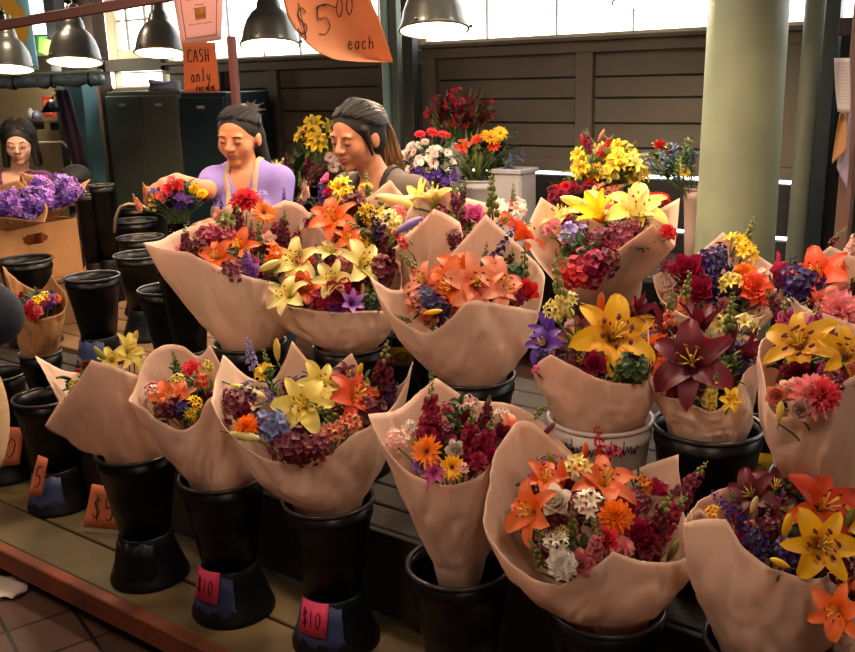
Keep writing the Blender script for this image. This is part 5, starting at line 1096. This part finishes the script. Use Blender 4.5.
bq('C1', 'big tilted wrapped bouquet with two tall yellow lilies before the board wall', [(524, 240, .04, 1), (538, 262, -.05), (560, 285, -.1), (574, 279, -.13), (605, 259, -.14), (632, 240, -.13), (653, 224, -.1, 1), (663, 234, -.06), (675, 246, -.02, 1), (678, 222, .03), (680, 198, .06, 1), (655, 211, .12), (620, 222, .16), (585, 217, .18), (560, 208, .18), (542, 197, .16, 1), (532, 218, .1)],
   [('trum', 'yb', 598, 214, 44, -14, .05), ('trum', 'yp', 636, 214, 44, 8, .06), ('lily', 'yl', 605, 208, 44, 20, .02), ('lily', 'yl', 637, 210, 54, 0, .05), ('bud', 'yl', 578, 203, 40, -70, .05), ('bud', 'yp', 594, 194, 18, 0), ('lily', 'yp', 562, 218, 40, 0), ('carn', 'pk', 552, 228, 24), ('hyd', 'lv', 573, 234, 26), ('leaf', 'gd', 585, 246, 54, -60, .03), ('leaf', 'gd', 575, 256, 46, -90, .03), ('snap', 'db', 610, 232, 44, 60, .03), ('clus', 'db', 622, 237, 28, 0, .02), ('clus', 'db', 630, 230, 26), ('clus', 'mg', 590, 268, 40), ('clus', 'rd', 575, 275, 34), ('clus', 'mr', 605, 262, 30), ('rose', 'hp', 610, 215, 20), ('rose', 'mr', 620, 208, 20), ('rose', 'pk', 616, 200, 16), ('carn', 'rd', 668, 233, 20, 0, .06), ('spike', 'db', 655, 229, 26, -50, .05), ('clus', 'db', 598, 240, 26)],
   warmfill, nfill=16, seed=31, bulge=.06, D0=2.95)
bq('C2', 'wrapped bouquet before the pale green pillar with violet stock and yellow snapdragon', [(652, 276, 0, 1), (662, 298, -.07), (690, 318, -.12), (725, 322, -.13), (765, 315, -.11), (790, 300, -.03, 1), (785, 275, .06), (762, 258, .12), (738, 244, .15), (723, 232, .15, 1), (706, 247, .14), (685, 262, .1)],
   [('clus', 'dp', 715, 262, 34, 0, .03), ('spike', 'dp', 718, 272, 60, 6, .03), ('spike', 'dp', 712, 280, 50, 0, .03), ('sbud', 'gr', 748, 236, 42, 14, .03), ('alst', 'yb', 735, 246, 28, 0, .02), ('alst', 'yb', 745, 255, 28, 0, .02), ('alst', 'yl', 731, 285, 26, 0, .02), ('carn', 'ro', 755, 290, 40, 0, .04), ('carn', 'oo', 745, 275, 28), ('rose', 'mg', 688, 272, 34), ('rose', 'mg', 700, 292, 30), ('snap', 'lp', 667, 285, 36, -6), ('sbud', 'gr', 686, 294, 50, 4, .03), ('snap', 'pe', 682, 305, 34, -6), ('trum', 'mg', 775, 272, 36, 20), ('clus', 'lp', 760, 278, 22), ('rose', 'mr', 778, 285, 26), ('clus', 'mg', 670, 268, 18), ('rose', 'mr', 702, 268, 22)],
   warmfill, nfill=16, seed=32, bulge=.04)
bq('C3', 'wrapped bouquet with a red-orange lily and a pale peaked back sheet', [(790, 292, 0, 1), (800, 305, -.08), (815, 312, -.12), (840, 328, -.13), (870, 345, -.12), (915, 320, 0, 1), (905, 280, .1), (868, 262, .14), (848, 254, .15), (830, 246, .15, 1), (810, 262, .1)],
   [('lily', 'ro', 818, 276, 52, -4, .05), ('lily', 'ro', 822, 272, 40, 12, .03), ('bud', 'or', 840, 276, 34, 4, .06), ('bud', 'pe', 828, 292, 40, 60, .05), ('clus', 'dp', 802, 285, 40, 0, .02), ('spike', 'dp', 794, 275, 44, -10), ('dahl', 'pk', 838, 312, 46, 0, .04), ('carn', 'pk', 850, 322, 34), ('snap', 'lp', 852, 245, 34, 10), ('sbud', 'db', 838, 236, 24, 40), ('bud', 'mr', 830, 337, 18, 0), ('rose', 'pk', 822, 305, 22), ('snap', 'mr', 853, 290, 30)],
   warmfill, nfill=14, seed=33, bulge=.04)
bq('C4', 'wrapped bouquet behind the centre one with big pale yellow lilies and folded pale sheets', [(398, 240, 0, 1), (415, 228, -.08), (434, 209, -.12, 1), (450, 216, -.11), (459, 222, -.08, 1), (468, 244, -.03), (484, 236, .02, 1), (498, 210, .1), (468, 198, .15), (432, 188, .17, 1), (412, 204, .12)],
   [('lily', 'yp', 434, 201, 50, 0, .0), ('trum', 'yl', 420, 200, 38, -20, .0), ('bud', 'yp', 398, 202, 44, -70, .04), ('snap', 'db', 458, 208, 54, -8, .02), ('sbud', 'db', 464, 190, 26, 10), ('rose', 'hp', 474, 216, 22), ('sbud', 'gr', 492, 195, 50, -2, .02), ('alst', 'wh', 496, 210, 26), ('alst', 'wh', 515, 208, 24), ('sbud', 'pe', 513, 198, 30, 0), ('clus', 'mr', 455, 240, 20), ('alst', 'wh', 505, 216, 22), ('bud', 'lv', 409, 225, 32, 60, .06), ('alst', 'yl', 388, 218, 28), ('rose', 'pk', 400, 216, 20), ('alst', 'rc', 405, 243, 14, 0, .05), ('alst', 'or', 504, 222, 20), ('spike', 'pu', 500, 250, 24)],
   warmfill, nfill=12, seed=34, bulge=.05, D0=2.9)
bq('C5', 'wrapped bouquet before the ponytailed seller with a bright orange lily and violet larkspur', [(318, 222, 0, 1), (335, 245, -.07), (360, 255, -.1), (388, 250, -.09), (410, 235, -.02, 1), (408, 205, .08), (388, 180, .12, 1), (362, 200, .13), (330, 200, .1)],
   [('lily', 'or', 333, 219, 42, 0, .05), ('lily', 'or', 348, 238, 24, 20, .04), ('alst', 'yb', 342, 190, 28), ('alst', 'yb', 348, 197, 24), ('sbud', 'gr', 346, 178, 22, 10), ('clus', 'mr', 352, 206, 28), ('spike', 'pu', 322, 199, 34, 0), ('rose', 'mg', 330, 194, 16), ('rose', 'hp', 327, 180, 14), ('rose', 'lp', 308, 196, 18), ('snap', 'lp', 305, 188, 22), ('spike', 'dp', 376, 222, 34, -20, .03), ('spike', 'pu', 383, 226, 34, 30, .03), ('sbud', 'gr', 357, 228, 30, -50, .03), ('sbud', 'gr', 368, 186, 32, -6), ('alst', 'yb', 366, 212, 20), ('snap', 'db', 360, 200, 36, -30), ('snap', 'db', 300, 208, 30, 0), ('alst', 'rc', 392, 234, 18), ('snap', 'mr', 385, 246, 40, 10), ('alst', 'yp', 390, 222, 26, 20, .03), ('sbud', 'gr', 300, 180, 18), ('alst', 'yb', 366, 190, 16), ('carn', 'db', 318, 210, 18), ('carn', 'mg', 312, 220, 22), ('alst', 'pk', 398, 214, 18)],
   warmfill + [('alst', 'yb', .05), ('spike', 'pu', .07)], nfill=24, seed=35, bulge=.04, D0=2.95)
# ---------------------------------------------------------------- statice in the cardboard box, kraft bouquets
pb = at(83, 272, 4.9); sbox_z = pb.z; vd = Vector((.592, .806, 0)); hb_ = at(74, 218, pb.y).z - pb.z; pt0 = pb - vd * .6
bx = thing('cardboard_box', 'brown cardboard box with an oval hand hole holding purple statice', 'box', (pb + pt0) / 2)
c4 = [pt0 + Vector((0, 0, hb_)), pb + Vector((0, 0, hb_)), pb.copy(), pt0.copy()]
ue = Vector((.806, -.592, 0)); rm = pb - vd * .33 - ue * .2
rs = thing('wooden_riser', 'low worn wooden riser under the cardboard box at the left', 'riser', (rm.x, rm.y, .38), STALL)
for k_ in range(3): mb = MB(); mb.box((0, -.24 + .24 * k_, pb.z - .395), (.46, .225, .02)); mb.build('slat', mat('light_worn_plank', '80603e'), rs, False)
for x_ in (-.2, .2):
    mb = MB(); mb.box((x_, 0, (pb.z - .405) / 2), (.03, .68, pb.z - .405)); mb.build('side', mat('light_worn_plank', '80603e'), rs, False)
front = MB(); n = 32; vs = []; keep = []
o = bx.location
for t_ in (0, .02):
    for j in range(n + 1):
        for i in range(2 * n + 1):
            s, t = i / (2 * n), j / n; q = c4[0].lerp(c4[1], s).lerp(c4[3].lerp(c4[2], s), t); vs.append(q + Vector((0, t_, 0)) - o)
k = (n + 1) * (2 * n + 1)
for j in range(n):
    for i in range(2 * n):
        s, t = (i + .5) / (2 * n), (j + .5) / n
        if ((s - .58) / .13) ** 2 + ((t - .25) / .1) ** 2 < 1: continue
        a = j * (2 * n + 1) + i; front.f.append((a, a + 1, a + 2 * n + 2, a + 2 * n + 1)); front.mi.append(0)
front.v = [tuple(v) for v in vs[:k]]; front.t = [.5] * k; f = front.build('front_panel', M_CARD, bx, False); s_ = f.modifiers.new('s', 'SOLIDIFY'); s_.thickness = .005
back = MB(); d = Vector((-.806, .592, 0)) * .38; L4 = [q - o for q in c4]
back.add([L4[1], L4[2], L4[2] + d, L4[1] + d], [(0, 1, 2, 3)]); back.add([L4[0], L4[3], L4[3] + d, L4[0] + d], [(0, 1, 2, 3)]); back.add([L4[0] + d, L4[1] + d, L4[2] + d, L4[3] + d], [(0, 1, 2, 3)]); back.add([L4[3], L4[2], L4[2] + d, L4[3] + d], [(0, 1, 2, 3)])
bo = back.build('side_panels', M_CARD, bx, False); s_ = bo.modifiers.new('s', 'SOLIDIFY'); s_.thickness = .005
stat = [('clus', 'vi', .06), ('clus', 'pu', .06), ('clus', 'lv', .055)]
def kraft(label, c, z, r, rim, fl, fill, nf, seed, D0, cat='bouquet'): return bouquet(label, (c.x, c.y), z, r, rim, fl, fill, nfill=nf, paper=M_KRAFT, seed=seed, bulge=.02, D0=D0)
rgs = random.Random(9)
def statf(x0, x1, ya, yb, n, sz): return [('clus', rgs.choice(['vi', 'vi', 'pu', 'lv']), x0 + (x1 - x0) * rgs.random(), None, sz) for _ in range(n)]
fl = []
for i in range(30): x = rgs.uniform(28, 80); y = rgs.uniform(181, 203) + (x - 30) * -.03; fl.append(('clus', rgs.choice(['vi', 'vi', 'lv', 'pu']), x, y, rgs.uniform(11, 16)))
c = pb - vd * .17 - ue * .16; kraft('purple statice bunch in brown kraft paper, right one of the two in the cardboard box', c, pb.z + hb_ - .04, .06, [(20, 172, .05, 1), (30, 190, -.06), (46, 212, -.1, 1), (62, 208, -.1), (78, 198, -.06), (90, 179, .0, 1), (72, 186, .08), (45, 178, .1)], fl, stat, 24, 41, c.y - .02)
fl = []
for i in range(24): x = rgs.uniform(-12, 40); y = rgs.uniform(194, 211); fl.append(('clus', rgs.choice(['vi', 'pu', 'pu', 'dp']), x, y, rgs.uniform(11, 16)))
c = pb - vd * .46 - ue * .17; kraft('darker purple statice bunch in kraft paper, left one in the cardboard box', c, pb.z + hb_ - .04, .06, [(-35, 195, 0, 1), (-20, 214, -.08), (10, 218, -.1), (45, 222, -.08, 1), (46, 205, -.02), (18, 180, .08, 1), (-10, 188, .1)], fl, stat, 24, 42, c.y - .02)
c = atz(40, 352, .66); p = c; bucket('dark bucket hidden under the brown kraft bouquet at the left', p.x, p.y, .66, .38, .075, group=G3)
kraft('slim bouquet in brown kraft paper with red, orange and purple blooms near the left edge', c, .66, .07, [(2, 266, 0, 1), (14, 292, -.05), (30, 322, -.09, 1), (46, 318, -.09), (62, 312, -.05), (66, 296, 0), (52, 275, .05, 1), (40, 290, .08), (20, 282, .07)],
      [('rose', 'rc', 27, 311, 13), ('rose', 'rd', 34, 315, 13), ('rose', 'pk', 38, 312, 12), ('rose', 'pu', 47, 306, 12), ('rose', 'vi', 50, 299, 12), ('alst', 'yb', 38, 302, 14), ('carn', 'or', 44, 302, 14), ('alst', 'yl', 45, 297, 12), ('carn', 'or', 56, 299, 12), ('rose', 'hp', 31, 305, 11)], [('rose', 'mg', .03), ('rose', 'pu', .03), ('leaf', 'gd', .06)], 8, 43, c.y)
# ---------------------------------------------------------------- loose bunches
def bunch(label, px, py, D, wpx, hpx, items, n, seed, foot=None, name='flower_bunch', explicit=(), extra_leaf=14, leafc='gd', depth=.8):
    rg = random.Random(seed); c = at(px, py, D); k = (c - EYE).dot(CM @ Vector((0, 0, -1))) / F; foot = foot or c - Vector((0, 0, hpx * k * .9))
    root = thing(name, label, 'flowers', foot); st = MB()
    rx, rz = wpx * k / 2, hpx * k / 2
    def one(kind, col, p, s, tilt):
        put_flower(root, foot, kind, col, p, s, tilt, (p - c) * 2, rg, view=.5)
        st.tube([p - foot - Vector((0, 0, s * .3)), (p - foot) * .45, Vector((rg.uniform(-.02, .02), rg.uniform(-.02, .02), -.05))], .002, 4)
    for i in range(n):
        kind, col, sz = rg.choice(items)
        while 1:
            q = Vector((rg.uniform(-1, 1), rg.uniform(-1, .6), rg.uniform(-1, 1)))
            if q.length < 1: break
        if q.length < .6: q = q.normalized() * .6 if q.length > 0 else q
        one(kind, col, c + Vector((q.x * rx, q.y * rx * depth, q.z * rz)), sz * k * rg.uniform(.85, 1.2), q.x * 35)
    for e in explicit: one(e[0], e[1], at(e[2], e[3], D - rx * .5), e[4] * k, e[5] if len(e) > 5 else 0)
    fo = MB()
    for i in range(extra_leaf * 4):
        b = MB(); L_ = rg.uniform(.4, .8) * rx; strap(b, L_, L_ * .28, R(50), R(rg.uniform(20, 80)), rg.random() * 6.28, 0, 6, .2)
        q = Vector((rg.uniform(-.6, .6) * rx, rg.uniform(-.3, .5) * rx, rg.uniform(-1.1, .2) * rz)); fo.add(b.v, b.f, 0, Matrix.Translation(c + q - foot), b.t)
    stuff(fo.build('foliage', pm(leafc), root)); st.build('stems', M_STEM, root); return root
def bpot(label, px, pyrim, v, wpx, m, H=.28, square=False):
    p = onv(px, pyrim, v); k = (p - EYE).dot(CM @ Vector((0, 0, -1))) / F; r = wpx * k / 2
    if not square: return bucket(label, p.x, p.y, p.z, .72, r, hourglass=False, material=m), p
    o = thing('crate', label, 'crate', (p.x, p.y, .72), STALL); h = p.z - .72; mb = MB(); t = .012
    for x, y, w, d in ((0, -r, 2 * r, t), (0, r, 2 * r, t), (-r, 0, t, 2 * r), (r, 0, t, 2 * r)): mb.box((x, y, h / 2), (w, d, h))
    mb.box((0, 0, .01), (2 * r, 2 * r, .015)); mb.build('shell', m, o, False); mb = MB()
    for x, y, w, d in ((0, -r - .006, 2 * r + .03, .02), (0, r + .006, 2 * r + .03, .02), (-r - .006, 0, .02, 2 * r + .03), (r + .006, 0, .02, 2 * r + .03)): mb.box((x, y, h - .012), (w, d, .022))
    mb.build('lip', m, o, False); return o, p
M_WP = mat('greyish_white_plastic', 'b4aeb0', .5, var=.12)
_, p = bpot('greyish white bucket holding green spiky leaves and red flowers before the dark boards', 481, 179, 4.2, 46, M_WP)
bunch('spiky green leaves with red-orange flowers and a small sunflower in the greyish white bucket', 484, 156, p.y, 66, 44, [('alst', 'gr', 12)], 2, 51, p - Vector((0, 0, .08)),
      explicit=[('blade', 'gr', 465, 155, 54, -15), ('blade', 'gr', 478, 158, 54, 0), ('blade', 'gr', 472, 165, 50, -5), ('carn', 'ro', 477, 140, 16), ('carn', 'ro', 461, 148, 15), ('lily', 'ro', 463, 146, 18), ('daisy', 'yd', 490, 139, 24), ('daisy', 'yb', 500, 134, 18), ('carn', 'ro', 494, 147, 16), ('leaf', 'gd', 508, 136, 24, 60), ('leaf', 'bb', 512, 162, 34, 50), ('leaf', 'bb', 505, 168, 36, 30)])
bpot('square greyish white crate right of the spiky green leaves', 515, 168, 4.22, 29, M_WP, square=True)
_, p = bpot('greyish bucket holding the dark red dried flowers against the board wall', 460, 142, 4.3, 26, M_WP)
bunch('airy bunch of dusty red flowers standing highest against the dark board wall', 460, 112, p.y, 70, 48, [('spike', 'db', 13), ('spike', 'rd', 12), ('spike', 'mr', 13), ('alst', 'rd', 9), ('sbud', 'db', 14)], 90, 52, p - Vector((0, 0, .08)), leafc='mr', depth=.45)
_, p = bpot('black bucket holding white daisies behind the shoulder of the ponytailed seller', 428, 188, 3.95, 52, M_BLACK)
bunch('white daisies with red blooms on top and dark purple flowers below, right of the ponytail', 428, 158, p.y - .02, 60, 34, [('daisy', 'lp', 11), ('daisy', 'wh', 10)], 44, 53, p - Vector((0, 0, .08)), explicit=[('carn', 'rc', 420, 135, 14), ('carn', 'rc', 432, 133, 15), ('carn', 'rc', 442, 135, 13), ('carn', 'ro', 447, 136, 10)] + [('spike', 'dp', 412 + i * 7, 168 + (i * 5) % 13, 20, 0) for i in range(7)] + [('alst', 'pu', 418 + i * 9, 172 + (i * 7) % 11, 14) for i in range(5)] + [('leaf', 'gr', 417, 182, 24, 0), ('leaf', 'gr', 424, 187, 22, 20)])
_, p = bpot('black bucket behind the face of the ponytailed seller holding dark burgundy flowers', 300, 196, 4.05, 46, M_BLACK)
bunch('dark burgundy snapdragons behind the two sellers, between their shoulders', 296, 176, p.y, 80, 34, [('snap', 'mr', 26), ('spike', 'mr', 24), ('spike', 'db', 22), ('spike', 'dp', 22)], 34, 54, p - Vector((0, 0, .08)), explicit=[('trum', 'yp', 276, 167, 14), ('leaf', 'gr', 271, 166, 18, -20), ('bud', 'yp', 282, 163, 12, 20)])
_, p = bpot('black bucket behind the ponytailed seller holding tall bright yellow lilies', 322, 180, 4.15, 38, M_BLACK)
bunch('round bunch of bright yellow lilies beside the face of the ponytailed seller', 319, 135, p.y, 40, 34, [('lily', 'yb', 17), ('lily', 'yb', 15), ('bud', 'yl', 12)], 34, 55, p - Vector((0, 0, .08)), explicit=[('daisy', 'lp', 330, 158, 14), ('daisy', 'wh', 337, 162, 13), ('daisy', 'lp', 333, 168, 14)], leafc='gd')
_, p = bpot('greyish bucket holding the yellow lilies in front of the board wall, left of the pillar', 606, 186, 4.0, 36, M_WP)
bunch('wide bunch of golden yellow lilies with dusty red buds left of the thick green pillar', 610, 163, p.y, 86, 40, [('lily', 'yb', 18), ('lily', 'yb', 17), ('bud', 'yl', 15), ('lily', 'yl', 16)], 66, 56, p - Vector((0, 0, .08)), explicit=[('snap', 'db', 588, 140, 26, -10), ('bud', 'pe', 601, 136, 16, 25), ('snap', 'rd', 607, 145, 26, 30), ('bud', 'rd', 583, 141, 16, -20), ('snap', 'pe', 612, 190, 36, 70), ('snap', 'pe', 598, 187, 26, 60)], leafc='gr')
_, p = bpot('pinkish white bucket half hidden behind the thick green pillar', 697, 188, 3.95, 26, mat('pinkish_plastic', 'b89a8c', .5), .3)
bunch('green leafy stems with a red bud and small yellow flower beside the pillar', 676, 162, p.y, 52, 40, [('leaf', 'gd', 26), ('leaf', 'bb', 22), ('leaf', 'gr', 22)], 22, 57, p - Vector((0, 0, .08)), explicit=[('rose', 'rd', 660, 146, 13), ('daisy', 'yb', 684, 173, 14), ('bud', 'db', 668, 152, 12, 10)])
_, p = bpot('black bucket low behind the yellow lily bunch holding dark red flowers', 575, 200, 3.85, 40, M_BLACK)
bunch('low bunch of dark red blooms in shadow below the golden yellow lilies', 572, 192, p.y - .02, 52, 18, [('dahl', 'rd', 15), ('dahl', 'mg', 15), ('carn', 'mr', 13)], 16, 58, p - Vector((0, 0, .08)))
bunch('single round dark red bloom behind the high paper back of the big tilted bouquet', 658, 198, 3.6, 16, 12, [('dahl', 'rd', 18)], 3, 59, at(658, 215, 3.6), extra_leaf=2)
# the posy being made up in a clear vase
p = atz(182, 222, .86); bunch('small posy of red, pink and yellow blooms held by the younger seller', 180, 195, 3.55, 52, 30, [('clus', 'dp', 13), ('rose', 'mr', 12), ('leaf', 'gd', 16)], 22, 60, at(182, 225, 3.55), name='posy',
    explicit=[('carn', 'rd', 177, 186, 20), ('carn', 'rc', 168, 190, 18), ('rose', 'pk', 163, 199, 15), ('rose', 'vi', 180, 198, 14), ('rose', 'vi', 187, 201, 13), ('dahl', 'yb', 194, 189, 13), ('dahl', 'yb', 202, 194, 14), ('snap', 'pe', 146, 192, 22, -10), ('snap', 'pe', 137, 202, 20, -20), ('spike', 'yl', 150, 198, 28, -5), ('rose', 'lv', 153, 192, 10), ('rose', 'pk', 172, 181, 12), ('rose', 'pu', 180, 208, 12), ('carn', 'or', 158, 196, 12)])
vz = thing('clear_vase', 'clear glass vase under the small posy', 'vase', at(182, 262, 3.56)); mg_ = bpy.data.materials.new('clear_vase_glass'); mg_.use_nodes = True; b_ = mg_.node_tree.nodes['Principled BSDF']; b_.inputs['Transmission Weight'].default_value = 1; b_.inputs['Roughness'].default_value = .03; b_.inputs['Base Color'].default_value = (.85, .9, .9, 1)
zt = at(182, 222, 3.56).z - vz.location.z; zb = .38 - vz.location.z; H = .17; vz.location.z = at(182, 222, 3.56).z - H; bucket('black bucket under the clear vase of the small posy', vz.location.x, vz.location.y, vz.location.z + .012, .38, .1)
mb = MB(); mb.lathe([(0, .0), (.045, .0), (.05, H * .5), (.042, H), (.039, H), (.046, H * .5), (.041, .01), (0, .01)], 24); mb.build('glass_body', mg_, vz)
mb = MB(); mb.lathe([(0, .012), (.04, .012), (.044, H * .5), (0, H * .5)], 20); mb.build('water', mg_, vz)
# ---------------------------------------------------------------- light
w = bpy.data.worlds.new('sky'); SC.world = w; w.use_nodes = True; bgn = w.node_tree.nodes['Background']; bgn.inputs[0].default_value = (1.0, .97, .93, 1); bgn.inputs[1].default_value = 4.5
def area(name, p, rot, sx, sy, e, col, portal=False):
    l = bpy.data.lights.new(name, 'AREA'); l.shape = 'RECTANGLE'; l.size = sx; l.size_y = sy; l.energy = e; l.color = col
    o = bpy.data.objects.new(name, l); COL.objects.link(o); o.location = p; o.rotation_euler = rot
    if portal: l.cycles.is_portal = True
    return o
c = uv((uA + uD) / 2, VW - .08, 2.33); area('window_portal', c, (R(-90), 0, STALL), uD - uA, 1.1, 1, (1, 1, 1), True)
def pt(p, e, col=(1, .6, .32), r=.12, spot=0):
    l = bpy.data.lights.new('added_light', 'SPOT' if spot else 'POINT'); l.energy = e; l.color = col; l.shadow_soft_size = r
    if spot: l.spot_size = R(spot); l.spot_blend = .6
    o = bpy.data.objects.new('added_light', l); COL.objects.link(o); o.location = p
    return o
WARM = (1, .74, .52)
for u, v, e in ((-3.3, 2.2, 44), (-2.35, 2.3, 72), (-1.5, 2.4, 72), (-.4, 2.5, 40), (-4.6, 2.8, 36)): pt(uv(u, v, 2.45), e, WARM, spot=130)  # added overhead spots without fittings, to brighten the bouquets
for u, v, e in ((-3.4, .3, 42), (-1.6, -.1, 50), (.4, .1, 46), (-5, .8, 24)): pt(uv(u, v, 2.7), e, (1, .72, .54), .25)  # added fill light from the customers' side, no lamps stand here
pt(at(48, 100, 7.2) + Vector((0, 0, .3)), 28, (1, .85, .6))  # glow of the desk lamp in the left stall
for u, v, e in ((-2.2, 3.3, 34), (-1.3, 3.4, 26)): pt(uv(u, v, 2.4), e, (1, .86, .7), spot=140)  # added backlight for the rear wraps, no fitting
